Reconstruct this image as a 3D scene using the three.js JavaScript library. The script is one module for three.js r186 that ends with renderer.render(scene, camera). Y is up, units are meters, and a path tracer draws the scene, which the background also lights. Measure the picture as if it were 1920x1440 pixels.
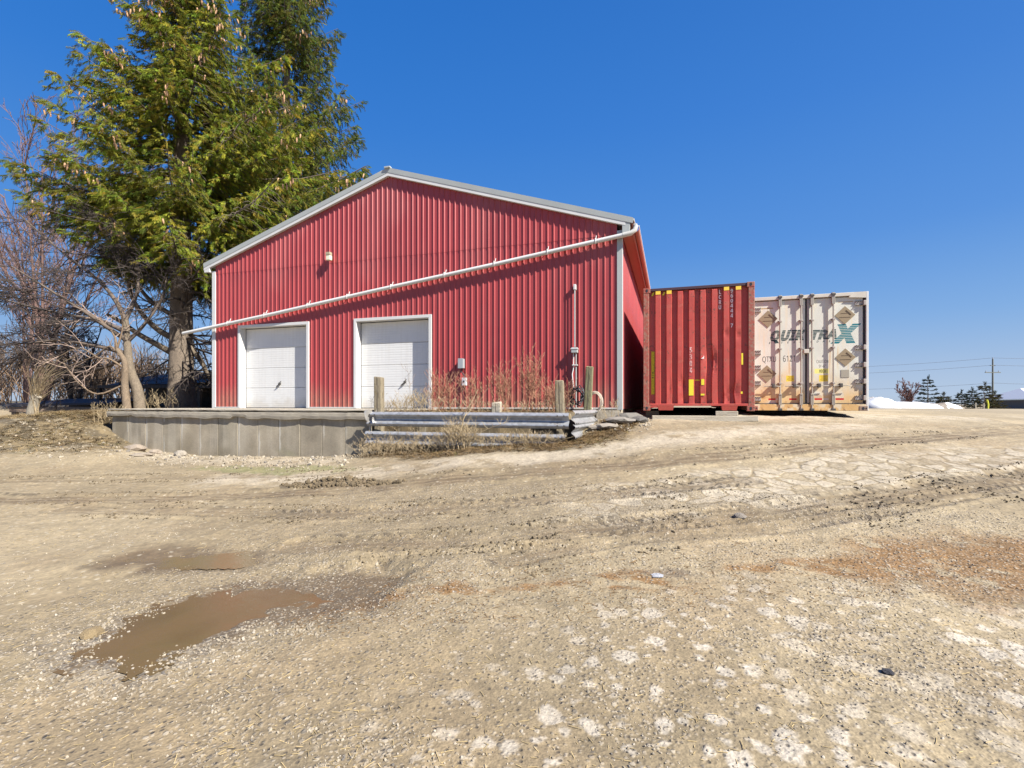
import * as THREE from 'three';
import { mergeGeometries } from 'three/addons/utils/BufferGeometryUtils.js';
import { RoundedBoxGeometry } from 'three/addons/geometries/RoundedBoxGeometry.js';

// ---------------------------------------------------------------- camera, sky, sun, exposure
const scene = new THREE.Scene();
const EYE = new THREE.Vector3(13.28, 1.6, 11.97), RIGHT = new THREE.Vector3(0.954, 0, -0.2997), FWD = new THREE.Vector3(-0.2997, 0, -0.954);
const camera = new THREE.PerspectiveCamera(74.33, 4 / 3, 0.1, 3000);
camera.position.copy(EYE); camera.lookAt(EYE.clone().add(FWD));
camera.setViewOffset(1920, 1440, 0, -37, 1920, 1440);
camera.updateProjectionMatrix();
const renderer = new THREE.WebGLRenderer({ antialias: true });
renderer.setSize(1024, 768);
renderer.toneMapping = THREE.LinearToneMapping;
renderer.toneMappingExposure = 2.3;
renderer.shadowMap.enabled = true;
const SUN = new THREE.Vector3(0.66, 0.68, 0.26).normalize();
const sun = new THREE.DirectionalLight(new THREE.Color(1, 0.95, 0.86), 5);
sun.position.copy(SUN).multiplyScalar(80).add(new THREE.Vector3(8, 0, 0)); sun.target.position.set(8, 0, 0);
sun.castShadow = true; sun.shadow.mapSize.set(4096, 4096);
Object.assign(sun.shadow.camera, { left: -40, right: 40, top: 40, bottom: -40, near: 1, far: 200 });
scene.add(sun, sun.target);
{ // clear spring sky: deep blue above, pale towards the horizon, a little paler on the sun's side
  const W = 256, H = 256, d = new Float32Array(W * H * 4), lin = (c) => Math.pow(c / 255, 2.2) / 2.3;
  const stops = [[-90, 150, 140, 120], [-0.01, 170, 184, 206], [0, 184, 202, 224], [3, 166, 191, 223], [8, 127, 171, 224], [16, 86, 144, 219], [28, 58, 124, 209], [40, 40, 110, 196], [60, 28, 88, 172], [90, 22, 74, 150]];
  for (let r = 0; r < H; r++) {
    const el = ((r + 0.5) / H - 0.5) * 180; let k = 0; while (k < stops.length - 2 && stops[k + 1][0] < el) k++;
    const a = stops[k], b = stops[k + 1], t = Math.min(1, Math.max(0, (el - a[0]) / (b[0] - a[0])));
    for (let c = 0; c < W; c++) {
      const az = ((c + 0.5) / W - 0.5) * 2 * Math.PI, e = (el * Math.PI) / 180;
      const cs = Math.cos(az) * Math.cos(e) * SUN.x + Math.sin(e) * SUN.y + Math.sin(az) * Math.cos(e) * SUN.z;
      const glow = el > 0 ? 0.05 * Math.max(0, cs + 0.3) + 0.35 * Math.pow(Math.max(0, cs), 24) : 0, o = (r * W + c) * 4;
      for (let i = 0; i < 3; i++) d[o + i] = lin(a[i + 1] + (b[i + 1] - a[i + 1]) * t) + glow * [0.5, 0.5, 0.5][i] * 0.5;
      d[o + 3] = 1;
    }
  }
  const t = new THREE.DataTexture(d, W, H, THREE.RGBAFormat, THREE.FloatType);
  t.mapping = THREE.EquirectangularReflectionMapping; t.magFilter = t.minFilter = THREE.LinearFilter; t.needsUpdate = true;
  scene.background = t; scene.environment = t;
}

// ---------------------------------------------------------------- helpers
const V = (x, y, z) => new THREE.Vector3(x, y, z);
const rng = (s) => () => { s = (s + 0x6d2b79f5) | 0; let t = Math.imul(s ^ (s >>> 15), 1 | s); t = (t + Math.imul(t ^ (t >>> 7), 61 | t)) ^ t; return ((t ^ (t >>> 14)) >>> 0) / 4294967296; };
const clamp = (x, a = 0, b = 1) => (x < a ? a : x > b ? b : x), lerp = (a, b, t) => a + (b - a) * t;
const smooth = (a, b, x) => { const t = clamp((x - a) / (b - a)); return t * t * (3 - 2 * t); };
const TAB = new Float32Array(65536); { const r = rng(77); for (let i = 0; i < 65536; i++) TAB[i] = r(); }
const hash = (i, j) => TAB[((i * 73 + j * 179 + ((i ^ (j * 7)) << 4)) * 31 + i * j) & 65535];
function vn(x, y) { // value noise 0..1
  const i = Math.floor(x), j = Math.floor(y), u = x - i, v = y - j, a = u * u * (3 - 2 * u), b = v * v * (3 - 2 * v);
  return lerp(lerp(hash(i, j), hash(i + 1, j), a), lerp(hash(i, j + 1), hash(i + 1, j + 1), a), b);
}
const fbm = (x, y, n = 3) => { let s = 0, a = 0.5, t = 0; for (let k = 0; k < n; k++) { s += a * vn(x, y); t += a; a *= 0.5; x = x * 2.03 + 17.1; y = y * 2.01 + 9.3; } return s / t; };
const W2 = { f1: 0, f2: 0, id: 0 };
function worley(x, y) {
  const i = Math.floor(x), j = Math.floor(y); let f1 = 9, f2 = 9, id = 0;
  for (let a = -1; a < 2; a++) for (let b = -1; b < 2; b++) {
    const p = i + a + hash(i + a + 31, j + b + 5), q = j + b + hash(i + a + 7, j + b + 91), d = (p - x) * (p - x) + (q - y) * (q - y);
    if (d < f1) { f2 = f1; f1 = d; id = hash(i + a + 201, j + b + 57); } else if (d < f2) f2 = d;
  }
  W2.f1 = Math.sqrt(f1); W2.f2 = Math.sqrt(f2); W2.id = id; return W2;
}
const used = new Map();
const numbered = (n) => { const k = used.get(n) ?? 0; used.set(n, k + 1); return k ? n + '_' + String(k).padStart(3, '0') : n; };
function tag(o, label, category, group, kind) { if (label) o.userData.label = label; if (category) o.userData.category = category; if (group) o.userData.group = group; if (kind) o.userData.kind = kind; return o; }
function shadowed(m) { m.castShadow = m.receiveShadow = true; return m; }
function thing(name, label, category, [x, y, z] = [0, 0, 0], turn = 0, group) {
  const o = new THREE.Group(); o.name = numbered(name); scene.add(o); o.position.set(x, y, z); o.rotation.y = turn; return tag(o, label, category, group);
}
const geoOf = (g) => (Array.isArray(g) ? merge(g) : g.build ? g.build() : g);
function part(name, g, mat, parent, label) {
  const m = shadowed(new THREE.Mesh(geoOf(g), mat)); m.name = parent === scene ? numbered(name) : name; parent.add(m); if (label) m.userData.label = label; return m;
}
const single = (name, g, mat, label, category, group) => tag(part(name, g, mat, scene), label, category, group);
const struct = (name, g, mat) => tag(part(name, g, mat, scene), null, null, null, 'structure');
function merge(list) {
  return mergeGeometries(list.map((g) => { const q = g.build ? g.build() : g, h = q.index ? q.toNonIndexed() : q; for (const k of Object.keys(h.attributes)) if (!['position', 'normal', 'uv'].includes(k)) h.deleteAttribute(k); return h; }));
}
class MB { // collects boxes, quads and tubes into one geometry; uv in metres
  constructor() { this.p = []; this.n = []; this.u = []; }
  tri(a, b, c, na, nb, nc, ua, ub, uc) { this.p.push(...a, ...b, ...c); this.n.push(...na, ...nb, ...nc); this.u.push(...ua, ...ub, ...uc); }
  quad(a, b, c, d, uv) { // a b c d counter-clockwise seen from outside
    const e = [b[0] - a[0], b[1] - a[1], b[2] - a[2]], f = [d[0] - a[0], d[1] - a[1], d[2] - a[2]];
    let n = [e[1] * f[2] - e[2] * f[1], e[2] * f[0] - e[0] * f[2], e[0] * f[1] - e[1] * f[0]]; const l = Math.hypot(...n) || 1; n = n.map((x) => x / l);
    const w = Math.hypot(...e), h = Math.hypot(...f), q = uv ?? [[0, 0], [w, 0], [w, h], [0, h]];
    this.tri(a, b, c, n, n, n, q[0], q[1], q[2]); this.tri(a, c, d, n, n, n, q[0], q[2], q[3]); return this;
  }
  tube(path, radii, sides = 6, cap = true) { // path of [x,y,z]; radii number or list
    const P = path.map((q) => (q.isVector3 ? q : V(...q))), N = P.length, R = (i) => (Array.isArray(radii) ? radii[i] : radii), rings = []; let ref = null, len = 0;
    for (let i = 0; i < N; i++) {
      const t = P[Math.min(N - 1, i + 1)].clone().sub(P[Math.max(0, i - 1)]).normalize();
      if (!ref) ref = Math.abs(t.y) < 0.9 ? V(0, 1, 0) : V(1, 0, 0);
      const b = t.clone().cross(ref).normalize(), a = b.clone().cross(t).normalize(); ref = a; if (i) len += P[i].distanceTo(P[i - 1]);
      const ring = []; for (let k = 0; k <= sides; k++) { const w = (k / sides) * Math.PI * 2, n = a.clone().multiplyScalar(Math.cos(w)).addScaledVector(b, Math.sin(w)); ring.push([P[i].clone().addScaledVector(n, R(i)).toArray(), n.toArray(), [(k / sides) * 6.28 * R(0), len]]); }
      rings.push(ring);
    }
    for (let i = 0; i < N - 1; i++) for (let k = 0; k < sides; k++) {
      const A = rings[i][k], B = rings[i][k + 1], C = rings[i + 1][k + 1], D = rings[i + 1][k];
      this.tri(A[0], B[0], C[0], A[1], B[1], C[1], A[2], B[2], C[2]); this.tri(A[0], C[0], D[0], A[1], C[1], D[1], A[2], C[2], D[2]);
    }
    if (cap && sides > 3) for (const [ring, s] of [[rings[0], -1], [rings[N - 1], 1]]) {
      const e = s < 0 ? 0 : N - 1, t = P[Math.min(N - 1, e + 1)].clone().sub(P[Math.max(0, e - 1)]).normalize().multiplyScalar(s).toArray(), c = P[e].toArray();
      for (let k = 0; k < sides; k++) s < 0 ? this.tri(c, ring[k + 1][0], ring[k][0], t, t, t, [0, 0], [0, 0], [0, 0]) : this.tri(c, ring[k][0], ring[k + 1][0], t, t, t, [0, 0], [0, 0], [0, 0]);
    }
    return this;
  }
  add(g, m) { const h = (g.build ? g.build() : g).clone(), q = h.index ? h.toNonIndexed() : h; if (m) q.applyMatrix4(m); for (const [k, t] of [['p', 'position'], ['n', 'normal'], ['u', 'uv']]) { const a = q.attributes[t].array; for (let i = 0; i < a.length; i++) this[k].push(a[i]); } return this; }
  build() { const g = new THREE.BufferGeometry(); g.setAttribute('position', new THREE.Float32BufferAttribute(this.p, 3)); g.setAttribute('normal', new THREE.Float32BufferAttribute(this.n, 3)); g.setAttribute('uv', new THREE.Float32BufferAttribute(this.u, 2)); return g; }
}
// box from corner to corner, with bevel; uv in metres
function bx(x0, y0, z0, x1, y1, z1, r = 0.004) {
  const w = x1 - x0, h = y1 - y0, d = z1 - z0, q = Math.min(r, w / 3, h / 3, d / 3), g = q > 0 ? new RoundedBoxGeometry(w, h, d, 1, q) : new THREE.BoxGeometry(w, h, d);
  const p = g.attributes.position, n = g.attributes.normal, u = g.attributes.uv;
  for (let i = 0; i < p.count; i++) {
    const ax = Math.abs(n.getX(i)), ay = Math.abs(n.getY(i)), az = Math.abs(n.getZ(i)), X = p.getX(i) + (x0 + x1) / 2, Y = p.getY(i) + (y0 + y1) / 2, Z = p.getZ(i) + (z0 + z1) / 2;
    ax > ay && ax > az ? u.setXY(i, Z, Y) : ay > az ? u.setXY(i, X, Z) : u.setXY(i, X, Y);
  }
  return g.translate((x0 + x1) / 2, (y0 + y1) / 2, (z0 + z1) / 2);
}
const M4 = (x, y, z, rx = 0, ry = 0, rz = 0, s = 1) => new THREE.Matrix4().compose(V(x, y, z), new THREE.Quaternion().setFromEuler(new THREE.Euler(rx, ry, rz)), V(s, s, s));

// ---------------------------------------------------------------- textures and materials
function tex(w, h, fn, { srgb = false, repeat = null, chan = 4 } = {}) { // fn(u, v, out) gives linear rgb
  const d = new Uint8Array(w * h * 4), o = [0, 0, 0, 1], g = new Uint8Array(4096);
  for (let i = 0; i < 4096; i++) g[i] = Math.round(255 * (srgb ? Math.pow(i / 4095, 1 / 2.2) : i / 4095));
  for (let y = 0, k = 0; y < h; y++) for (let x = 0; x < w; x++, k += 4) {
    o[3] = 1; fn((x + 0.5) / w, (y + 0.5) / h, o); for (let c = 0; c < 3; c++) d[k + c] = g[(clamp(o[c]) * 4095) | 0]; d[k + 3] = o[3] * 255;
  }
  const t = new THREE.DataTexture(d, w, h); t.wrapS = t.wrapT = repeat ? THREE.RepeatWrapping : THREE.ClampToEdgeWrapping; t.magFilter = THREE.LinearFilter; t.minFilter = THREE.LinearMipmapLinearFilter;
  if (srgb) t.colorSpace = THREE.SRGBColorSpace; if (repeat) t.repeat.set(1 / repeat, 1 / repeat); t.needsUpdate = true; return t;
}
// tileable noise: blend of two offset samples
const tn = (u, v, f, n = 3) => { const x = u * f, y = v * f, a = smooth(0, 1, u), b = smooth(0, 1, v); return lerp(lerp(fbm(x + f, y + f, n), fbm(x, y + f, n), a), lerp(fbm(x + f, y, n), fbm(x, y, n), a), b); };
const mix3 = (o, c, t) => { o[0] += (c[0] - o[0]) * t; o[1] += (c[1] - o[1]) * t; o[2] += (c[2] - o[2]) * t; };
const set3 = (o, c, m = 1) => { o[0] = c[0] * m; o[1] = c[1] * m; o[2] = c[2] * m; };
const std = (o) => new THREE.MeshStandardMaterial({ side: THREE.DoubleSide, roughness: 0.8, ...o });
const rgb = (r, g, b) => new THREE.Color().setRGB(r, g, b);
const tint = (m, r, g, b) => { const c = m.clone(); c.color = rgb(r, g, b); return c; };

const cladTex = tex(512, 1024, (u, v, o) => { // chalky painted steel: faint vertical streaks and fading
  const s = tn(u, v, 6, 3), k = vn(u * 128, v * 9) * 0.5 + vn(u * 47, v * 5) * 0.5; set3(o, [0.325, 0.041, 0.042], 0.84 + 0.22 * s + 0.1 * k);
  mix3(o, [0.36, 0.14, 0.12], 0.12 * smooth(0.5, 0.9, tn(u + 0.3, v, 11, 3)));
  const y = v * 6.4, d = tn(u, v, 7, 3); mix3(o, [0.3, 0.17, 0.11], 0.5 * smooth(0.75, 0, y + 0.9 * (d - 0.5)) * (0.6 + 0.6 * vn(u * 90, v * 60))); mix3(o, [0.15, 0.03, 0.03], 0.3 * smooth(0.5, 0, 4.0 - y) * smooth(0, 0.05, 4.0 - y) * smooth(0.45, 0.7, vn(u * 60, 3)));
  mix3(o, [0.42, 0.13, 0.12], 0.25 * smooth(0.58, 0.72, tn(u, v, 4, 2)));
  for (const r of [0.15, 0.95, 1.9, 2.85, 3.8, 4.7, 5.5]) { const q = (u * 20 + 0.2) % 1, e = Math.hypot((q - 0.5) * 0.1523, y - r); if (e < 0.011) mix3(o, [0.1, 0.02, 0.02], 0.8); }
}, { srgb: true, repeat: 3.046 });
cladTex.repeat.set(1 / 3.046, 1 / 6.4); cladTex.offset.set(0, -1.475 / 6.4);
const redClad = std({ map: cladTex, roughness: 0.42 });
const redClads = [redClad, tint(redClad, 0.96, 0.94, 0.94), tint(redClad, 1, 1, 1), tint(redClad, 0.93, 0.96, 0.96)];
const whiteTex = tex(256, 256, (u, v, o) => { const s = tn(u, v, 8, 3); set3(o, [0.58, 0.578, 0.565], 0.9 + 0.12 * s); mix3(o, [0.5, 0.46, 0.4], 0.25 * smooth(0.62, 0.85, tn(u, v, 14, 3))); }, { srgb: true, repeat: 2.3 });
const white = std({ map: whiteTex, roughness: 0.45 });
const doorBump = tex(8, 64, (u, v, o) => { const y = (v * 8) % 1; const g = y < 0.08 ? 0 : 1; set3(o, [g, g, g]); }, { repeat: 0.53 });
const doorTex = tex(512, 512, (u, v, o) => { const s = tn(u, v, 7, 3), y = v * 2.4; set3(o, [0.64, 0.638, 0.625], 0.9 + 0.12 * s); mix3(o, [0.38, 0.33, 0.26], 0.45 * smooth(0.4, 0, y + 0.5 * (tn(u, v, 11, 3) - 0.5))); mix3(o, [0.45, 0.42, 0.37], 0.14 * smooth(0.5, 0.8, vn(u * 60, v * 3) * 0.6 + s * 0.5));  }, { srgb: true, repeat: 2.4 });
doorTex.offset.set(-0.1, -1.475 / 2.4);
const doorWhite = std({ map: doorTex, roughness: 0.4, bumpMap: doorBump, bumpScale: 0.003 });
const offWhite = std({ map: whiteTex, color: rgb(0.86, 0.85, 0.82), roughness: 0.5 });
const greyTrim = std({ map: whiteTex, color: rgb(0.62, 0.66, 0.66), roughness: 0.45 });
const galvTex = tex(512, 512, (u, v, o) => { const w = worley(u * 24, v * 24), s = 0.75 + 0.3 * w.id, k = tn(u, v, 5, 4); set3(o, [0.43, 0.44, 0.455], s * (0.8 + 0.3 * k)); mix3(o, [0.3, 0.24, 0.18], 0.4 * smooth(0.62, 0.8, tn(u, v, 9, 4))); }, { srgb: true, repeat: 1.4 });
const galv = std({ map: galvTex, metalness: 0.5, roughness: 0.42 });
const concTex = tex(1024, 512, (u, v, o) => { // u 8 m, v 1.3 m : formed wall with runs from the top
  const x = u * 8, y = v * 1.3; set3(o, [0.31, 0.268, 0.2], 0.5 + 0.9 * fbm(x * 1.9, y * 2.2, 4));
  const run = fbm(x * 6, y * 0.35 + 3, 3); mix3(o, [0.42, 0.375, 0.3], 0.35 * smooth(0.5, 0.7, run)); mix3(o, [0.5, 0.47, 0.41], 0.7 * smooth(0.035, 0.0, Math.abs(((x + 1.06 + 0.03 * vn(y * 9, x)) % 0.61) - 0.05) - 0.01) * smooth(0.35, 0.6, vn(x * 2, y * 3))); mix3(o, [0.19, 0.155, 0.1], 0.65 * smooth(0.48, 0.66, fbm(x * 1.1 + 20, y * 0.8, 3)));
  mix3(o, [0.2, 0.163, 0.112], 0.3 * smooth(0.5, 0.66, fbm(x * 2.6 + 9, y * 0.4, 3)) * smooth(-0.3, 0.5, y)); mix3(o, [0.2, 0.2, 0.09], 0.5 * smooth(0.66, 0.8, fbm(x * 1.4 + 40, y * 2, 3)) * smooth(0.8, 0.2, y));
  const g = vn(x * 60, y * 60); o[0] *= 0.9 + 0.2 * g; o[1] *= 0.9 + 0.2 * g; o[2] *= 0.9 + 0.2 * g;
}, { srgb: true, repeat: 1 });
concTex.repeat.set(1 / 8, 1 / 1.3);
const grit = tex(512, 512, (u, v, o) => { const g = 0.5 * tn(u, v, 24, 4) + 0.5 * vn(u * 180, v * 180); set3(o, [g, g, g]); }, { repeat: 0.9 });
const concrete = std({ map: concTex, roughness: 0.95, bumpMap: grit, bumpScale: 0.004 });
const slabTex = tex(512, 512, (u, v, o) => { set3(o, [0.43, 0.385, 0.31], 0.72 + 0.45 * tn(u, v, 9, 4)); mix3(o, [0.2, 0.17, 0.13], 0.6 * smooth(0.6, 0.78, tn(u, v, 13, 4))); const g = vn(u * 200, v * 200); set3(o, o, 0.85 + 0.3 * g); }, { srgb: true, repeat: 1.7 });
const slab = std({ map: slabTex, roughness: 0.95, bumpMap: grit, bumpScale: 0.02 });
const woodTex = (c, dark, moss) => tex(256, 512, (u, v, o) => { const g = fbm(u * 26, v * 2.2, 3), h = vn(u * 90, v * 5); set3(o, c, 0.7 + 0.45 * g + 0.12 * h); mix3(o, dark, 0.75 * smooth(0.62, 0.72, fbm(u * 34 + 5, v * 1.6, 2))); mix3(o, moss, 0.6 * smooth(0.55, 0.75, fbm(u * 5, v * 6 + 3, 3))); }, { srgb: true, repeat: 0.5 });
const postWood = std({ map: woodTex([0.24, 0.2, 0.135], [0.05, 0.038, 0.025], [0.17, 0.13, 0.05]), roughness: 0.95, bumpMap: grit, bumpScale: 0.01 });
const paleWood = std({ map: woodTex([0.4, 0.355, 0.28], [0.17, 0.14, 0.1], [0.33, 0.29, 0.21]), roughness: 0.95, bumpMap: grit, bumpScale: 0.006 });
const darkWood = std({ map: woodTex([0.085, 0.07, 0.058], [0.025, 0.02, 0.018], [0.12, 0.09, 0.07]), roughness: 0.95 });
const barkTex = (c, d) => tex(256, 512, (u, v, o) => { const w = worley(u * 14, v * 9); const g = tn(u, v, 10, 3); set3(o, c, 0.55 + 0.6 * g + 0.25 * w.f1); mix3(o, d, 0.6 * smooth(0.14, 0.02, w.f2 - w.f1)); }, { srgb: true, repeat: 0.9 });
const spruceBark = std({ map: barkTex([0.29, 0.23, 0.175], [0.06, 0.045, 0.035]), roughness: 0.95, bumpMap: grit, bumpScale: 0.03 });
const paleBark = std({ map: barkTex([0.22, 0.175, 0.125], [0.07, 0.052, 0.036]), roughness: 0.95, bumpMap: grit, bumpScale: 0.015 });
const limbBark = std({ map: barkTex([0.125, 0.095, 0.075], [0.05, 0.04, 0.03]), roughness: 0.95 });
const twigBark = std({ color: rgb(0.05, 0.038, 0.032), roughness: 0.95 });
const purpleTwig = std({ color: rgb(0.17, 0.105, 0.09), roughness: 0.95 });
const brushTwig = std({ color: rgb(0.24, 0.16, 0.1), roughness: 0.95 });
const weedTan = std({ color: rgb(0.34, 0.18, 0.11), roughness: 0.95 });
const weedPale = std({ color: rgb(0.36, 0.28, 0.17), roughness: 0.95 });
const blackRubber = std({ color: rgb(0.02, 0.02, 0.028), roughness: 0.5 });
const darkIron = std({ color: rgb(0.07, 0.065, 0.06), roughness: 0.6, metalness: 0.2 });
const snowMat = std({ map: tex(256, 256, (u, v, o) => { const g = tn(u, v, 7, 4); set3(o, [0.5, 0.51, 0.535], 0.85 + 0.2 * g); mix3(o, [0.3, 0.27, 0.23], 0.7 * smooth(0.6, 0.72, g)); }, { srgb: true, repeat: 9 }), roughness: 0.9 });

// ---------------------------------------------------------------- the ground: survey points, thin-plate surface
const SP = [13.28,11.97,0,12.62,9.87,0,11.78,7.2,0.22,11.03,4.82,0.48,10.49,3.1,0.7,11.27,1.91,0.9,11.8,0.91,1.17,10.62,10.18,-0.02,9.87,7.8,0.08,8.02,5.24,0.25,7.12,2.38,0.48,7.61,10.61,-0.02,6.71,7.74,0.05,4.86,5.18,0.18,3.07,2.81,0.28,1.4,4.17,0.3,0.41,3.02,0.55,-1.76,4.12,0.55,-1.75,2.3,1.12,-3.2,2.89,1.2,-1.05,2.45,0.8,-0.3,2.5,0.48,0.6,2.5,0.36]
  .concat([-4.87,0.9,1.3,-3.86,-2.56,1.35,-11.79,-1.12,0.7,-8.8,8.42,0.5,0.03,9.84,0.1,15.39,8.69,0.02,14.64,6.3,0.3,13.74,3.44,0.75,13.14,1.53,1.08,12.8,-0.25,1.24,14.99,-0.94,1.24,18.1,7.31,0.05,17.21,4.45,0.45,16.31,1.59,0.95,16.36,-1.58,1.24,21.32,4.2,0.35,20.12,0.39,0.9,19.22,-2.47,1.2,22.44,-5.58,1.24])
  .concat([26.37,-13.1,1.24,26.75,1.45,0.45,14.18,14.83,0,21.81,12.43,0,6.55,17.23,0,6.69,-9.02,1.25,-0.54,-11.99,1.3,13.23,-21.56,1.24,-16.29,-15.43,0.9,32.31,-27.55,1.24]);
const NP = SP.length / 3, TPS = (() => {
  const n = NP + 3, A = Array.from({ length: n }, () => new Float64Array(n + 1)), U = (r) => (r < 1e-9 ? 0 : r * Math.log(r));
  for (let i = 0; i < NP; i++) { for (let j = 0; j < NP; j++) A[i][j] = i === j ? 0.5 : U((SP[i * 3] - SP[j * 3]) ** 2 + (SP[i * 3 + 1] - SP[j * 3 + 1]) ** 2); A[i][NP] = A[NP][i] = 1; A[i][NP + 1] = A[NP + 1][i] = SP[i * 3]; A[i][NP + 2] = A[NP + 2][i] = SP[i * 3 + 1]; A[i][n] = SP[i * 3 + 2]; }
  for (let c = 0; c < n; c++) { let p = c; for (let r = c + 1; r < n; r++) if (Math.abs(A[r][c]) > Math.abs(A[p][c])) p = r; [A[c], A[p]] = [A[p], A[c]]; for (let r = 0; r < n; r++) if (r !== c) { const f = A[r][c] / A[c][c]; if (f) for (let k = c; k <= n; k++) A[r][k] -= f * A[c][k]; } }
  return A.map((row, i) => row[n] / row[i]);
})();
function tps(x, z) { let s = TPS[NP] + TPS[NP + 1] * x + TPS[NP + 2] * z; for (let i = 0; i < NP; i++) { const a = x - SP[i * 3], b = z - SP[i * 3 + 1], r = a * a + b * b; if (r > 1e-9) s += TPS[i] * r * Math.log(r); } return s; }
const LW = 130, LH = 110, LX = -25, LZ = -40, LS = 0.5, LUT = new Float32Array(LW * LH);   // cached on a half-metre lattice
for (let j = 0; j < LH; j++) for (let i = 0; i < LW; i++) LUT[j * LW + i] = tps(LX + i * LS, LZ + j * LS);
function cubic(a, b, c, d, t) { return b + 0.5 * t * (c - a + t * (2 * a - 5 * b + 4 * c - d + t * (3 * (b - c) + d - a))); }
function broad(x, z) {
  const fx = clamp((x - LX) / LS, 1, LW - 3.001), fz = clamp((z - LZ) / LS, 1, LH - 3.001), i = Math.floor(fx), j = Math.floor(fz), u = fx - i, v = fz - j, q = [0, 0, 0, 0];
  for (let k = 0; k < 4; k++) { const o = (j - 1 + k) * LW + i; q[k] = cubic(LUT[o - 1], LUT[o], LUT[o + 1], LUT[o + 2], u); }
  const h = cubic(q[0], q[1], q[2], q[3], v), dx = x - 13, dz = z - 4, far = smooth(26, 46, Math.hypot(dx, dz)), front = smooth(0, 30, z - 16);
  return lerp(lerp(h, 1.2, far), 0.1, front) - 1.1 * smooth(48, 90, Math.hypot(dx, dz)) * (1 - front) + 0.9 * smooth(-10, -50, x) * (1 - front);
}
const segD = { d: 0, s: 0 };
function along(P, x, z) { // distance to a polyline and arc length at the nearest point
  let best = 1e9, s = 0, acc = 0;
  for (let i = 0; i + 3 < P.length; i += 2) {
    const ax = P[i], az = P[i + 1], bxx = P[i + 2] - ax, bz = P[i + 3] - az, L = Math.hypot(bxx, bz), t = clamp(((x - ax) * bxx + (z - az) * bz) / (L * L)), d = Math.hypot(x - ax - bxx * t, z - az - bz * t);
    if (d < best) { best = d; s = acc + t * L; } acc += L;
  }
  segD.d = best; segD.s = s; return segD;
}
const T0 = [-3, 7.2, 1.48,5.89,3.85,4.8,6.67,4.25,9.15,3.86], T1 = [-3, 7.6, 3.27,6.81,5.64,6.05,8.39,5.25,10.45,4.62,12.82,3.86,14.88,2.77,17.39,0.97,20.28,-1.28,24,-5], T2 = [5, 6.9, 7.14,6.60,9.30,6.39,10.99,6.02,12.57,5.38,14.2,4.5];
const T3 = [9.49,7.50,10.87,7.24,11.93,6.92,12.96,6.41,14.38,5.65,16.08,4.47,17.55,3.46,20,1.6], T4 = [11.88,7.51,12.98,6.74,14.30,6.12,15.90,4.96,17.70,3.60,20,2.2], RUST = [10.80,8.56,11.63,8.27,12.62,7.86,13.46,7.51,14.33,7.09,15.21,6.79,16.22,6.41,18,5.8];
const PALE = [5.5, 4.6, 7.49,4.4,9.08,3.73,11.03,3.48,12.75,2.62,14.65,1.34,17.00,-0.56], CRK = [10.5, 6.9, 12.2,5.8,14.2,4.75,16.3,3.3,18.6,1.9,22,0], BANK = [6.9, 2.2, 8.9, 2.85, 10.38, 2.7, 11.51, 2.55, 12.1, 1.9, 12.2, 0.7];
const PUD1 = [9.9,9.36,9.93,9.0,10.08,8.72,10.36,8.54,10.62,8.4], PUD2 = [8.12,8.22,8.6,8.1,9.12,7.96];
const pud1 = (x, z) => along(PUD1, x, z).d - 0.33 - 0.05 * Math.sin(segD.s * 3) + 0.24 * (fbm(x * 2.6, z * 2.6, 3) - 0.5) + 0.3 * (fbm(x * 9, z * 9, 3) - 0.5), pud2 = (x, z) => along(PUD2, x, z).d - 0.15 + 0.22 * (fbm(x * 3, z * 3 + 9, 3) - 0.5);
const P1Y = broad(10.1, 8.9) - 0.022, P2Y = broad(8.7, 8.06) - 0.02;
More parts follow.
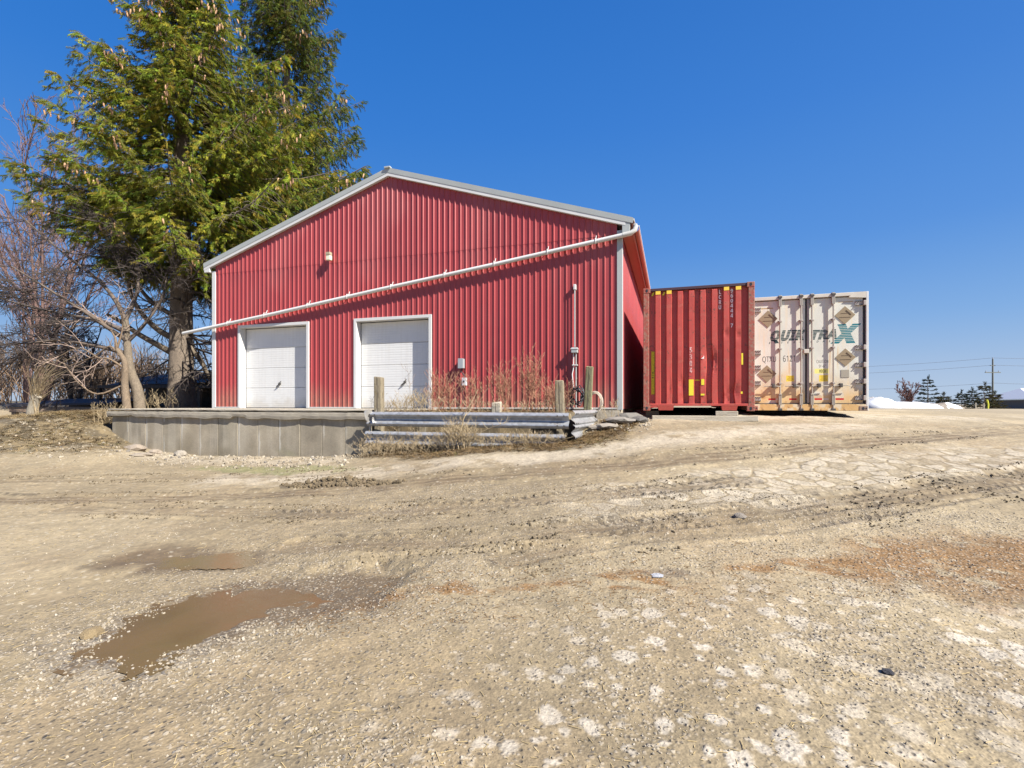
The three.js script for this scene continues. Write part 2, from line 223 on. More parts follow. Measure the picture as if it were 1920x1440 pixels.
function height(x, z) {
  let h = broad(x, z);
  const fill = smooth(2.1, 1.95, z) * smooth(6.8, 6.95, x) * smooth(11.4, 11.28, x) * smooth(-0.6, -0.3, z); h = lerp(h, 1.42 + 0.05 * (fbm(x * 3, z * 3) - 0.5), fill);   // earth held behind the rails
  const r = Math.hypot(x - 12, z - 8); if (r > 26) return h;
  if (x > 6 && x < 12.5 && z > 6.5 && z < 11) {
    const a = pud1(x, z), m = smooth(0.55, 0.05, a); h = lerp(h, P1Y + 0.009 - 0.017 * smooth(0.08, -0.26, a) + 0.007 * (fbm(x * 14, z * 14, 3) - 0.5), m);
    const b = pud2(x, z), n = smooth(0.4, 0.05, b); h = lerp(h, P2Y + 0.008 - 0.022 * smooth(0.08, -0.15, b), n);
  }
  const w = 1 - fill; let e = 0.05 * (fbm(x * 0.9, z * 0.9, 2) - 0.5) + 0.022 * (fbm(x * 5, z * 5, 2) - 0.5) + 0.01 * (vn(x * 23, z * 23) - 0.5);
  for (const [T, wd, dep] of [[T1, 0.32, 0.03], [T2, 0.25, 0.02], [T3, 0.24, 0.032], [T4, 0.2, 0.02], [T0, 0.2, 0.02]]) {
    const d = along(T, x, z).d; if (d < wd * 2.2) { const u = d / wd, lug = T === T3 || T === T2 || T === T4 ? 0.014 * smooth(1, 0.8, u) * smooth(0.25, 0.5, u) * (Math.sin(segD.s * 52) > 0.2 ? 1 : -0.4) * smooth(0.35, 0.6, fbm(segD.s * 0.7, 3.3)) : 0; e += 0.9 * dep * (-smooth(1.05, 0.7, u) + 0.8 * Math.exp(-((u - 1.2) ** 2) * 16)) * (0.35 + 1.0 * fbm(x * 2.2, z * 2.2, 2)) + lug; }
  }
  const cl = Math.hypot((x - 8.2) / 0.75, (z - 4.98) / 0.22); if (cl < 1.6) e += 0.07 * smooth(1.5, 0, cl) * (0.2 + 1.3 * fbm(x * 9, z * 9, 3));
  const bd = along(BANK, x, z).d; e += 0.06 * smooth(0.6, 0, bd) * fbm(x * 4, z * 4, 2);
  return h + e * w * smooth(26, 18, r);
}
const HALL = (x, z) => height(x, z);
const EARTH = [0.243, 0.194, 0.12], EARTH2 = [0.195, 0.152, 0.09], MUD = [0.13, 0.094, 0.053];
function groundCol(x, z, o, fine) { // base colour; o[3] returns fine relief 0..1
  const big = fbm(x * 0.33, z * 0.33, 3), mid = fbm(x * 1.7, z * 1.7, 3), sm = fbm(x * 7.5, z * 7.5, 2);
  set3(o, EARTH); mix3(o, EARTH2, smooth(0.35, 0.68, big)); mix3(o, [0.2, 0.148, 0.085], 0.5 * smooth(0.55, 0.75, fbm(x * 0.8 + 40, z * 0.8, 3)));
  let rel = 0.5 + 0.3 * (sm - 0.5), mult = 1 + 0.22 * (mid - 0.5) + 0.34 * (sm - 0.5);
  // pale dusty gravel
  const pb = along(PALE, x, z).d; let pg = smooth(0.75, 0.15, pb + 0.5 * (mid - 0.5));
  pg = Math.max(pg, smooth(0.9, 0.2, Math.abs(z - 2.75)) * smooth(0.2, 1.4, x) * smooth(7.4, 6.2, x) * 0.8); pg = Math.max(pg, smooth(1.4, -0.4, z + 0.45 * (x - 12.3)) * smooth(11.8, 12.6, x) * 0.85);
  mix3(o, [0.36, 0.31, 0.235], 0.75 * pg * smooth(0.2, 0.5, fbm(x * 3.3, z * 3.3, 3)));
  // cracked pale crust on the right
  const cd = along(CRK, x, z).d, cm = smooth(0.95, 0.45, cd + 0.7 * (mid - 0.5)) * smooth(11.2, 13.4, x);
  if (cm > 0.02) { const wx = x + 0.16 * fbm(x * 4, z * 4, 2), wz = z + 0.16 * fbm(x * 4 + 9, z * 4, 2), w = worley(wx * 3.3, wz * 3.9), ed = w.f2 - w.f1 + 0.12 * (fbm(x * 16, z * 16, 2) - 0.5), c = smooth(0.04, 0.2, ed) * (0.25 + 0.75 * smooth(0.1, 0.7, w.id)); mix3(o, [0.34, 0.295, 0.225], cm * c * 0.8); mix3(o, [0.15, 0.115, 0.066], cm * (1 - smooth(0.01, 0.1, ed)) * 0.6); rel += cm * (c - 0.5) * 0.35; }
  // old paving showing through as pale patches in the foreground
  const sp = smooth(-0.7, 0.6, z - (7.9 - (x - 13) * 0.3)) * smooth(-0.9, 0.9, x - (12.7 - (z - 8.2) * 0.4)) * smooth(12.4, 11, z);
  if (sp > 0.02) { const w = worley(x * 6 + 0.55 * fbm(x * 5, z * 5, 2), z * 6 + 0.55 * fbm(x * 5 + 20, z * 5, 2)), R = (0.1 + 0.46 * w.id * w.id + 0.16 * fbm(x * 2.2, z * 2.2 + 70, 2)) * (0.55 + 0.45 * sp), e = w.f1 + 0.34 * (fbm(x * 24, z * 24, 3) - 0.5); if (w.id > 0.36 - 0.3 * sp) { const k = smooth(R, R - 0.2, e) * sp; mix3(o, [0.4, 0.36, 0.3], k * (0.5 + 0.5 * smooth(0.3, 0.55, fbm(x * 1.7 + 8, z * 1.7, 2))) * (0.6 + 0.3 * vn(x * 60, z * 60))); rel += 0.14 * k; } }
  // tracks
  for (const [T, wd, am] of [[T1, 0.34, 0.95], [T2, 0.22, 0.6], [T3, 0.23, 0.75], [T4, 0.2, 0.6], [T0, 0.2, 0.5]]) {
    const d = along(T, x, z).d; if (d < wd * 4) { const n = fbm(x * 2.3 + 7, z * 2.3, 3), k = smooth(1.5, 0.5, d / wd + 1.1 * (n - 0.5)) * (0.72 + 0.28 * Math.sin(d * 38 + 2 * n)); mix3(o, MUD, k * am * (0.35 + 0.95 * smooth(0.25, 0.65, n))); rel -= 0.1 * k; if (T !== T0 && T !== T1) { const q = (segD.s * 7.5 + d * 5) % 1, tr = smooth(0.36, 0.28, Math.abs(q - 0.5) * 2 - 0.1 + 0.5 * (vn(x * 31, z * 31) - 0.5)) * smooth(0.06, 0.1, d) * smooth(wd, wd * 0.85, d) * smooth(0.4, 0.6, fbm(segD.s * 0.8 + 4, d * 2 + 5, 2)); mix3(o, [0.055, 0.04, 0.024], 0.7 * tr); rel -= 0.3 * tr; } const stk = vn(segD.s * 1.4 + wd * 50, d * 24) * 0.6 + vn(segD.s * 3.1, d * 61) * 0.4, se = 0.42 * (stk - 0.5) * smooth(wd * 4, wd, d); set3(o, o, 1 + se); rel += 0.25 * se; const ed = Math.exp(-(((d / wd) - 1.05) ** 2) * 30) * smooth(0.45, 0.7, n); mix3(o, [0.06, 0.045, 0.028], 0.8 * ed * smooth(0.42, 0.6, vn(x * 17, z * 17))); }
  }
  const cl = Math.hypot((x - 8.2) / 0.75, (z - 4.98) / 0.22); mix3(o, [0.14, 0.1, 0.058], 0.8 * smooth(1.3, 0.5, cl + 0.8 * (sm - 0.5)));
  // rusty chaff
  const rd = along(RUST, x, z).d, rw = 0.12 + 0.42 * smooth(14, 15.6, x), rk = smooth(rw * 1.7, rw * 0.4, rd + 0.5 * (fbm(x * 2.7, z * 2.7, 4) - 0.5)) * smooth(0.34, 0.58, fbm(x * 5.1 + 3, z * 9.1, 3) + 0.16 * smooth(14, 15.6, x));
  mix3(o, [0.16, 0.085, 0.028], 0.92 * rk); rel += 0.2 * rk * (vn(x * 70, z * 30) - 0.5);
  mix3(o, [0.09, 0.07, 0.05], 0.6 * smooth(0.2, 0.02, Math.hypot((x - 13.3), (z - 7.5) * 3) - 0.15 + 0.3 * (sm - 0.5)));
  // wet rims of the puddles
  if (x > 6.5 && x < 12.5 && z > 6.8 && z < 11) { const a = Math.min(pud1(x, z), pud2(x, z)); const k = smooth(0.36, 0.0, a + 0.25 * (sm - 0.5) + 0.1 * (mid - 0.5)); mix3(o, [0.088, 0.059, 0.032], k * 0.9); const gz = smooth(0.5, 0.1, a) * smooth(9, 9.6, z); mix3(o, [0.2, 0.18, 0.15], 0.5 * gz * smooth(0.4, 0.6, vn(x * 40, z * 40))); }
  // dead grass on the mound, the rail's bank and under the trees; moss by the dock
  const bk = smooth(0.62, 0.2, along(BANK, x, z).d + 0.5 * (mid - 0.5));
  let gr = smooth(1.7, -0.4, x + 0.9 * (z - 3.2) * (z > 3.2 ? 1 : 0.2) + 2.2 * (mid - 0.5)) * smooth(0.36, 0.6, broad(x, z)); gr = Math.max(gr, bk, (x > 6.9 && x < 11.4 && z < 2.05 && z > -0.3) ? 0.9 : 0, smooth(26, 40, Math.hypot(x - 12, z - 8)) * 0.9 * smooth(6, -4, x));
  if (gr > 0.01) { const gc = fbm(x * 3.1, z * 3.1, 3); const c = [0.165, 0.122, 0.062]; mix3(c, [0.07, 0.052, 0.027], smooth(0.38, 0.6, gc)); mix3(c, [0.095, 0.066, 0.034], 0.75 * bk); mix3(c, [0.27, 0.225, 0.15], 0.7 * smooth(0.62, 0.72, fbm(x * 2 + 70, z * 2, 3))); mix3(o, c, gr * 0.9); }
  mix3(o, [0.16, 0.165, 0.06], 0.6 * smooth(0.6, 0.15, Math.hypot((x - 5.7) / 2.4, (z - 3.75) / 0.45) - 0.4 + 0.9 * (sm - 0.5)));
  // grains, pebbles, crumbs
  const g = vn(x * 61, z * 61); mult *= 0.84 + 0.32 * g; rel += 0.22 * (g - 0.5); { const g3 = vn(x * 27 + 3, z * 27); mult *= 0.9 + 0.2 * g3; }
  if (fine) {
    const g2 = vn(x * 173, z * 173); mult *= 0.76 + 0.48 * g2; rel += 0.16 * (g2 - 0.5); set3(o, o, mult); mult = 1;
    const den = smooth(0.3, 0.75, fbm(x * 1.3 + 11, z * 1.3, 3));
    let w = worley(x * 44, z * 44); if (w.id < 0.16 + 0.3 * den) { const k = smooth(0.42, 0.3, w.f1); const q = (w.id * 97) % 1; mix3(o, q < 0.4 ? [0.36, 0.31, 0.24] : q < 0.85 ? [0.26, 0.22, 0.165] : [0.14, 0.125, 0.105], k * 0.6); rel += 0.22 * k; }
    w = worley(x * 19 + 5, z * 19); if (w.id < 0.07 + 0.16 * den) { const k = smooth(0.3, 0.22, w.f1), q = (w.id * 89) % 1; mix3(o, q < 0.5 ? [0.38, 0.335, 0.265] : q < 0.85 ? [0.25, 0.21, 0.16] : [0.12, 0.11, 0.095], k * 0.6); rel += 0.3 * k; }
    w = worley(x * 27 + 50, z * 27); if (w.id < 0.14) { const k = smooth(0.32, 0.15, w.f1); mix3(o, [0.07, 0.055, 0.04], k * 0.75); rel -= 0.3 * k; }
  } else { const w = worley(x * 16, z * 16); if (w.id < 0.2) mix3(o, w.id < 0.12 ? [0.38, 0.335, 0.26] : [0.1, 0.08, 0.055], 0.5 * smooth(0.4, 0.2, w.f1)); }
  set3(o, o, mult); o[3] = clamp(rel);
}
{
  const grow = (a, list) => { const out = []; for (const [end, step] of list) { let q = a; const n = Math.max(1, Math.round((end - a) / step)); for (let i = 0; i < n; i++) out.push(q + ((end - q) * i) / n); a = end; } out.push(a); return out; };
  const ring = (s, e) => { const o = []; let d = 1.2, q = s; while (Math.abs(q) < Math.abs(e)) { q += Math.sign(e) * d; d *= 1.22; o.push(q); } return o; };
  const X = [...ring(-14, -900).reverse(), ...grow(-14, [[-4, 0.4], [6, 0.12], [8.5, 0.06], [17, 0.035], [22, 0.12], [34, 0.5]]), ...ring(34, 900)], Z = [...ring(-26, -900).reverse(), ...grow(-26, [[-4, 0.5], [1.5, 0.1], [4.5, 0.06], [11, 0.035], [14, 0.15], [20, 0.6]]), ...ring(20, 400)];
  const nx = X.length, nz = Z.length, pos = new Float32Array(nx * nz * 3), uv = new Float32Array(nx * nz * 2);
  for (let j = 0; j < nz; j++) for (let i = 0; i < nx; i++) { const k = j * nx + i; pos[k * 3] = X[i]; pos[k * 3 + 1] = HALL(X[i], Z[j]); pos[k * 3 + 2] = Z[j]; uv[k * 2] = X[i]; uv[k * 2 + 1] = Z[j]; }
  const R = [[8.5, 17, 5, 11.06], [-6, 21, -4, 12]], lists = [[], [], []];
  const inR = (r, x, z) => x >= r[0] - 1e-4 && x <= r[1] + 1e-4 && z >= r[2] - 1e-4 && z <= r[3] + 1e-4;
  for (let j = 0; j < nz - 1; j++) for (let i = 0; i < nx - 1; i++) {
    const w = inR(R[0], X[i], Z[j]) && inR(R[0], X[i + 1], Z[j + 1]) ? 0 : inR(R[1], X[i], Z[j]) && inR(R[1], X[i + 1], Z[j + 1]) ? 1 : 2, a = j * nx + i; lists[w].push(a, a + nx, a + 1, a + 1, a + nx, a + nx + 1);
  }
  const g = new THREE.BufferGeometry(); g.setAttribute('position', new THREE.BufferAttribute(pos, 3)); g.setAttribute('uv', new THREE.BufferAttribute(uv, 2));
  const idx = new Uint32Array(lists[0].length + lists[1].length + lists[2].length); let at = 0; lists.forEach((l, k) => { idx.set(l, at); g.addGroup(at, l.length, k); at += l.length; }); g.setIndex(new THREE.BufferAttribute(idx, 1)); g.computeVertexNormals();
  const mats = R.map((r, k) => {
    const w = 2048, h = Math.round((2048 * (r[3] - r[2])) / (r[1] - r[0])), rel = new Uint8Array(w * h * 4); let at = 0;
    const map = tex(w, h, (u, v, o) => { groundCol(r[0] + u * (r[1] - r[0]), r[2] + v * (r[3] - r[2]), o, k === 0); const b = o[3] * 255; rel[at] = rel[at + 1] = rel[at + 2] = b; rel[at + 3] = 255; at += 4; o[3] = 1; }, { srgb: true });
    const bt = new THREE.DataTexture(rel, w, h); bt.magFilter = THREE.LinearFilter; bt.needsUpdate = true;
    for (const t of [map, bt]) { t.repeat.set(1 / (r[1] - r[0]), 1 / (r[3] - r[2])); t.offset.set(-r[0] / (r[1] - r[0]), -r[2] / (r[3] - r[2])); }
    return std({ map, bumpMap: bt, bumpScale: k ? 0.03 : 0.016, roughness: 0.97, side: THREE.FrontSide });
  });
  const farTex = tex(512, 512, (u, v, o) => { const a = tn(u, v, 5, 4), b = tn(u + 0.4, v, 13, 4); set3(o, EARTH, 0.85 + 0.3 * b); mix3(o, [0.3, 0.24, 0.15], smooth(0.45, 0.65, a)); mix3(o, [0.42, 0.37, 0.29], 0.5 * smooth(0.6, 0.75, b)); set3(o, o, 0.85 + 0.3 * vn(u * 200, v * 200)); }, { srgb: true, repeat: 14 });
  mats.push(std({ map: farTex, roughness: 0.97, side: THREE.FrontSide }));
  const m = shadowed(new THREE.Mesh(g, mats)); m.name = 'ground'; scene.add(m); tag(m, null, null, null, 'structure');
  // puddles: level sheets of muddy water lying in the hollows
  const water = new THREE.MeshPhysicalMaterial({ color: rgb(0.118, 0.078, 0.04), roughness: 0.13, specularIntensity: 0.45, bumpMap: grit, bumpScale: 0.0012, map: tex(256, 256, (u, v, o) => { const q = tn(u, v, 6, 4); set3(o, [1, 1, 1], 0.7 + 0.5 * q); mix3(o, [1, 1.15, 1.1], 0.5 * smooth(0.4, 0.7, tn(u + 0.3, v, 4, 3))); }, { repeat: 1.6 }) });
  for (const [f, y, cx, cz, lab] of [[pud1, P1Y, 10.1, 8.9, 'large brown muddy puddle in the gravel in the left foreground'], [pud2, P2Y, 8.7, 8.05, 'small shallow tan puddle behind the large brown one']]) {
    const s = new MB(), S = 0.03; for (let x = cx - 1.3; x < cx + 1.3; x += S) for (let z = cz - 1.3; z < cz + 1.3; z += S) if (f(x + S / 2, z + S / 2) < 0.14) s.quad([x, y, z + S], [x + S, y, z + S], [x + S, y, z], [x, y, z], [[x, z + S], [x + S, z + S], [x + S, z], [x, z]]);
    const o = struct('puddle', s, f === pud2 ? tint(water, 0.15, 0.105, 0.053) : water); tag(o, lab);
  }
}
// small stones and straw scattered over the yard, as uncounted stuff
function scatter(name, geo, mat, n, seed, place, label) {
  const r = rng(seed), im = new THREE.InstancedMesh(geo, mat, n), m = new THREE.Matrix4(), c = new THREE.Color(); let k = 0;
  for (let i = 0; i < n * 20 && k < n; i++) { const q = place(r); if (!q) continue; m.compose(q.p, new THREE.Quaternion().setFromEuler(q.e), q.s); im.setMatrixAt(k, m); im.setColorAt(k, c.setRGB(...q.c)); k++; }
  im.count = k; im.name = name; im.castShadow = im.receiveShadow = true; scene.add(im); return tag(im, label, null, null, 'stuff');
}
const stoneGeo = (seed, det = 1) => { const g = new THREE.IcosahedronGeometry(1, det), p = g.attributes.position; for (let i = 0; i < p.count; i++) { const x = p.getX(i), y = p.getY(i), z = p.getZ(i), k = 0.55 + 0.85 * fbm(x * 1.5 + seed + 5, y * 1.5 + z * 1.9 + 9, 3); p.setXYZ(i, x * k, y * k, z * k); } g.computeVertexNormals(); return g; };
const stoneMat = std({ color: rgb(1, 1, 1), roughness: 0.95 });
const stoneCol = (r) => { const q = r(), t = 0.75 + 0.4 * r(); return (q < 0.45 ? [0.31, 0.265, 0.2] : q < 0.8 ? [0.24, 0.2, 0.145] : q < 0.93 ? [0.34, 0.3, 0.245] : [0.14, 0.125, 0.11]).map((v) => v * t); };
scatter('gravel', stoneGeo(1, 0), stoneMat, 15000, 5, (r) => {
  const d = 2 + 5.2 * Math.pow(r(), 1.3), a = (r() - 0.5) * 2.3, x = EYE.x + FWD.x * d + RIGHT.x * d * a, z = EYE.z + FWD.z * d + RIGHT.z * d * a; if (z < 3 || x > 21) return null;
  const den = fbm(x * 1.3 + 11, z * 1.3, 3); const pd = Math.min(pud1(x, z), pud2(x, z)); if (pd < -0.03) return null; const rim = pd < 0.45 && z > 9 ? 0.5 : 0; if (r() > 0.55 * smooth(0.42, 0.72, den) + 0.09 + rim) return null;
  const s = (0.0028 + 0.0075 * Math.pow(r(), 3.5)) * (rim ? 1.35 : 1) * (0.85 + d * 0.03); return { p: V(x, height(x, z) + s * 0.25, z), e: new THREE.Euler(r() * 6, r() * 6, r() * 6), s: V(s * (0.8 + 0.6 * r()), s * 0.7, s), c: stoneCol(r) };
}, 'small pale stones strewn over the yard');
const TRK = [T1, T2, T3, T4, T0];
scatter('mud_clods', stoneGeo(3, 1), stoneMat, 6000, 8, (r) => {
  const T = TRK[Math.floor(r() * 5)], f = r() * (T.length / 2 - 1), i = Math.floor(f), u = f - i, ax = T[i * 2], az = T[i * 2 + 1], bxx = T[i * 2 + 2], bz = T[i * 2 + 3], L = Math.hypot(bxx - ax, bz - az), o = (r() < 0.5 ? -1 : 1) * (0.1 + 0.34 * Math.pow(r(), 0.7)), x = lerp(ax, bxx, u) - ((bz - az) / L) * o, z = lerp(az, bz, u) + ((bxx - ax) / L) * o;
  if (x < -2 || x > 20 || r() > smooth(0.42, 0.66, fbm(x * 1.5, z * 1.5 + 30, 3)) + 0.03) return null; const s = 0.004 + 0.013 * Math.pow(r(), 4), t = 0.7 + 0.5 * r(); return { p: V(x, height(x, z) + s * 0.2, z), e: new THREE.Euler(r() * 6, r() * 6, r() * 6), s: V(s * (0.9 + 1.1 * r()), s * 0.6, s), c: [0.11 * t, 0.083 * t, 0.049 * t] };
}, 'small clods of dark mud thrown up along the tyre tracks');
scatter('mud_clods', stoneGeo(4, 1), stoneMat, 650, 9, (r) => { const a = r() * 6.28, q = Math.sqrt(r()), x = 8.2 + Math.cos(a) * q * 1.1, z = 4.98 - Math.cos(a) * q * 0.16 + Math.sin(a) * q * 0.16, s = 0.008 + 0.034 * Math.pow(r(), 4), t = 0.7 + 0.5 * r(); return { p: V(x, height(x, z) + s * 0.3, z), e: new THREE.Euler(r() * 6, r() * 6, r() * 6), s: V(s * 1.2, s * 0.8, s), c: [0.12 * t, 0.09 * t, 0.052 * t] }; }, 'heap of crumbled dark mud left by a tyre in the middle of the yard');
scatter('rubble_stones', stoneGeo(2, 1), stoneMat, 1900, 6, (r) => {
  const q = r(); let x, z; if (q < 0.6) { x = 0.6 + r() * 6.6; z = 2.3 + Math.pow(r(), 1.6) * 1.5; } else if (q < 0.8) { x = 11.6 + r() * 1.3; z = -0.2 + r() * 1.9; } else { x = -3 + 4 * r(); z = 2.6 + 1.8 * r(); }
  const s = 0.008 + 0.03 * Math.pow(r(), 4); return { p: V(x, height(x, z) + s * 0.3, z), e: new THREE.Euler(r() * 6, r() * 6, r() * 6), s: V(s * (0.8 + 0.7 * r()), s * 0.7, s), c: stoneCol(r) };
}, 'coarse pale stones along the foot of the concrete dock');
scatter('straw_bits', new THREE.BoxGeometry(1, 1, 1), stoneMat, 5200, 7, (r) => {
  const d = 2 + 6 * Math.pow(r(), 1.3), a = (r() - 0.5) * 2.3, x = EYE.x + FWD.x * d + RIGHT.x * d * a, z = EYE.z + FWD.z * d + RIGHT.z * d * a; if (z < 4) return null; const near = along(RUST, x, z).d; if (Math.min(pud1(x, z), pud2(x, z)) < 0) return null;
  if (near > 0.5 + 0.3 * smooth(14, 16, x) && r() > 0.16 + 0.3 * smooth(0.5, 0.7, fbm(x * 1.1, z * 1.1 + 60, 3))) return null; const L = 0.012 + 0.05 * Math.pow(r(), 2.2); const t = 0.6 + 0.6 * r();
  return { p: V(x, height(x, z) + 0.004, z), e: new THREE.Euler((r() - 0.5) * 0.3, r() * 6.3, (r() - 0.5) * 0.35), s: V(L, 0.0018, 0.0026), c: (near < 0.6 ? [0.2, 0.11, 0.036] : [0.42, 0.32, 0.16]).map((v) => v * t) };
}, 'bits of straw and chaff lying on the yard');

// ---------------------------------------------------------------- the barn
const BW = 12.18, BL = 17, BASE = 1.475, SEAM = 5.52, roofY = (x) => 7.87 - 0.319 * Math.abs(x - 6.09), wallTop = (x) => roofY(x) - 0.2;
const DOORS = [{ x0: 1.05, x1: 3.42 }, { x0: 5.06, x1: 7.25 }], DTOP = 3.85, DREC = 0.2;
const barn = thing('barn', 'long red ribbed steel barn with white trim and two white overhead doors', 'barn');
// ribs: 152 mm pitch; breaks of the profile as [offset, depth]
const PITCH = 0.1523, RIB = [[0.05, 0], [0.06, 0.019], [0.076, 0.019], [0.094, 0], [PITCH, 0]];
function ribStrip(s, a, b, yb, yt, place, dz = 0) { // sheet between a and b along the wall, heights as functions
  let pts = [[a, null]]; for (let k = Math.floor(a / PITCH); k * PITCH < b; k++) for (const [o, d] of RIB) { const x = k * PITCH + o; if (x > a + 1e-4 && x < b - 1e-4) pts.push([x, d]); }
  const dep = (x) => { const o = x - Math.floor(x / PITCH) * PITCH; let px = 0, pd = 0; for (const [q, d] of RIB) { if (o <= q) return pd + ((d - pd) * (o - px)) / (q - px || 1); px = q; pd = d; } return 0; };
  pts = pts.concat([[b, null]]).map(([x]) => [x, dep(x) + dz]);
  for (let i = 0; i + 1 < pts.length; i++) { const [x0, d0] = pts[i], [x1, d1] = pts[i + 1]; s.quad(place(x0, yb(x0), d0), place(x1, yb(x1), d1), place(x1, yt(x1), d1), place(x0, yt(x0), d0), [[x0, yb(x0)], [x1, yb(x1)], [x1, yt(x1)], [x0, yt(x0)]]); }
  return s;
}
{
  const front = (x, y, d) => [x, y, d], r = rng(3), cuts = [0.1]; for (let x = 0.457; x < BW - 0.15; x += 0.9138) cuts.push(x); cuts.push(BW - 0.1);
  for (let i = 0; i + 1 < cuts.length; i++) {
    const a = cuts[i], b = cuts[i + 1] + (i + 2 < cuts.length ? 0.004 : 0), mat = redClads[Math.floor(r() * 4)], lo = new MB(), mid = 6.09;
    const br = [a, b]; for (const d of DOORS) for (const q of [d.x0 - 0.08, d.x1 + 0.08]) if (q > a && q < b) br.push(q); br.sort((p, q) => p - q);
    for (let k = 0; k + 1 < br.length; k++) { const m = (br[k] + br[k + 1]) / 2, over = DOORS.find((d) => m > d.x0 - 0.08 && m < d.x1 + 0.08), yb = over ? DTOP + 0.075 : BASE + 0.03 + 0.004 * (i % 2); ribStrip(lo, br[k], br[k + 1], () => yb, () => SEAM + 0.03, front, -0.004 + 0.002 * (i % 2)); }
    part('cladding_sheet', lo, mat, barn);
    const hi = new MB(), at = a < mid && b > mid ? [a, mid, b] : [a, b]; for (let k = 0; k + 1 < at.length; k++) ribStrip(hi, at[k], at[k + 1], (x) => SEAM + 0.006 * Math.sin(x * 2.3), (x) => wallTop(x) + 0.08, front, 0.003 + 0.002 * (i % 2));
    part('cladding_sheet', hi, redClads[Math.floor(r() * 4)], barn);
  }
  // long sides, sheet by sheet on the right (seen), one run on the left
  for (let k = 0, z = 0.1; z < BL - 0.1; z += 0.9138, k++) { const s = new MB(); ribStrip(s, z, Math.min(BL - 0.1, z + 0.9178), () => BASE, () => 5.66, (x, y, d) => [BW + d - 0.006 + 0.002 * (k % 2), y, -x]); part('cladding_sheet', s, redClads[(k * 7) % 4], barn); }
  { const s = new MB(); ribStrip(s, 0.1, BL - 0.1, () => BASE - 0.3, () => 5.66, (x, y, d) => [-d, y, -BL + x]); part('side_wall', s, redClad, barn); const e = new MB(); ribStrip(e, 0, 6.09, () => BASE, (x) => wallTop(BW - x), (x, y, d) => [BW - x, y, -BL - d]); ribStrip(e, 6.09, BW, () => BASE, (x) => wallTop(BW - x), (x, y, d) => [BW - x, y, -BL - d]); part('rear_wall', e, redClad, barn); }
  // corner trims, base trim, seam lap
  for (const [x0, x1, z0] of [[-0.03, 0.1, 0.02], [BW - 0.1, BW + 0.022, 0.024]]) part('corner_trim', [bx(x0, BASE - 0.02, -0.1, x1, 5.62, z0, 0.004)], x0 < 1 ? white : greyTrim, barn);
  part('corner_trim', [bx(BW + 0.023, BASE - 0.02, -0.1, BW + 0.027, 5.6, 0.02, 0)], white, barn);
  for (const [a, b] of [[0.1, 0.97], [3.5, 4.98], [7.33, BW - 0.1]]) part('base_trim', [bx(a, BASE - 0.005, 0.0, b, BASE + 0.035, 0.03, 0.003)], offWhite, barn);
  // roof: two pitched panels with thickness, drip edges, rake boards
  for (const s of [-1, 1]) {
    const xe = s < 0 ? -0.26 : BW + 0.3, R = new MB(), y0 = roofY(xe), yr = 7.87, z0 = 0.1, z1 = -BL - 0.1, q = (x, y, z) => [x, y, z];
    const top = [q(6.09, yr, z0), q(xe, y0, z0), q(xe, y0, z1), q(6.09, yr, z1)]; s > 0 ? R.quad(...top) : R.quad(top[1], top[0], top[3], top[2]);
    R.quad(q(6.09, yr - 0.05, z0), q(6.09, yr - 0.05, z1), q(xe, y0 - 0.05, z1), q(xe, y0 - 0.05, z0)); R.quad(q(xe, y0 - 0.05, z0), q(xe, y0 - 0.05, z1), q(xe, y0, z1), q(xe, y0, z0)); R.quad(q(6.09, yr - 0.05, z0), q(xe, y0 - 0.05, z0), q(xe, y0, z0), q(6.09, yr, z0));
    part('roof_panel', R, offWhite, barn);
    const F = new MB(), rake = (ya, yb, za, zb, x0, x1) => { F.quad([x0, roofY(x0) + ya, zb], [x1, roofY(x1) + ya, zb], [x1, roofY(x1) + yb, zb], [x0, roofY(x0) + yb, zb]); F.quad([x0, roofY(x0) + ya, za], [x1, roofY(x1) + ya, za], [x1, roofY(x1) + ya, zb], [x0, roofY(x0) + ya, zb]); F.quad([x0, roofY(x0) + yb, zb], [x1, roofY(x1) + yb, zb], [x1, roofY(x1) + yb, za], [x0, roofY(x0) + yb, za]); };
    rake(-0.2, -0.115, 0.02, 0.104, s < 0 ? xe : 6.09, s < 0 ? 6.09 : BW + 0.1); part('rake_board', F, white, barn);
    const E = new MB(), F2 = F; void F2; const e = (x0, x1) => { E.quad([x0, roofY(x0) - 0.115, 0.112], [x1, roofY(x1) - 0.115, 0.112], [x1, roofY(x1) + 0.012, 0.118], [x0, roofY(x0) + 0.012, 0.118]); E.quad([x0, roofY(x0) + 0.012, 0.118], [x1, roofY(x1) + 0.012, 0.118], [x1, roofY(x1) + 0.012, 0.0], [x0, roofY(x0) + 0.012, 0.0]); E.quad([x0, roofY(x0) - 0.115, 0.1], [x1, roofY(x1) - 0.115, 0.1], [x1, roofY(x1) - 0.115, 0.112], [x0, roofY(x0) - 0.115, 0.112]); };
    s < 0 ? e(xe, 6.09) : e(6.09, xe - 0.03); part('rake_flashing', E, greyTrim, barn);
  }
  part('ridge_cap', [bx(6.0, 7.855, 0.05, 6.18, 7.9, 0.16, 0.01), new THREE.CylinderGeometry(0.07, 0.07, BL, 8).rotateX(Math.PI / 2).translate(6.09, 7.83, -BL / 2)], greyTrim, barn);
  // eaves: right soffit and gutter, left boxed end
  const soff = std({ color: rgb(0.36, 0.13, 0.085), roughness: 0.7 });
  part('soffit', [bx(BW + 0.03, 5.5, -BL, BW + 0.26, 5.52, -0.0, 0)], soff, barn);
  part('fascia', [bx(BW + 0.26, 5.47, -BL, BW + 0.285, 5.72, 0.05, 0)], soff, barn);
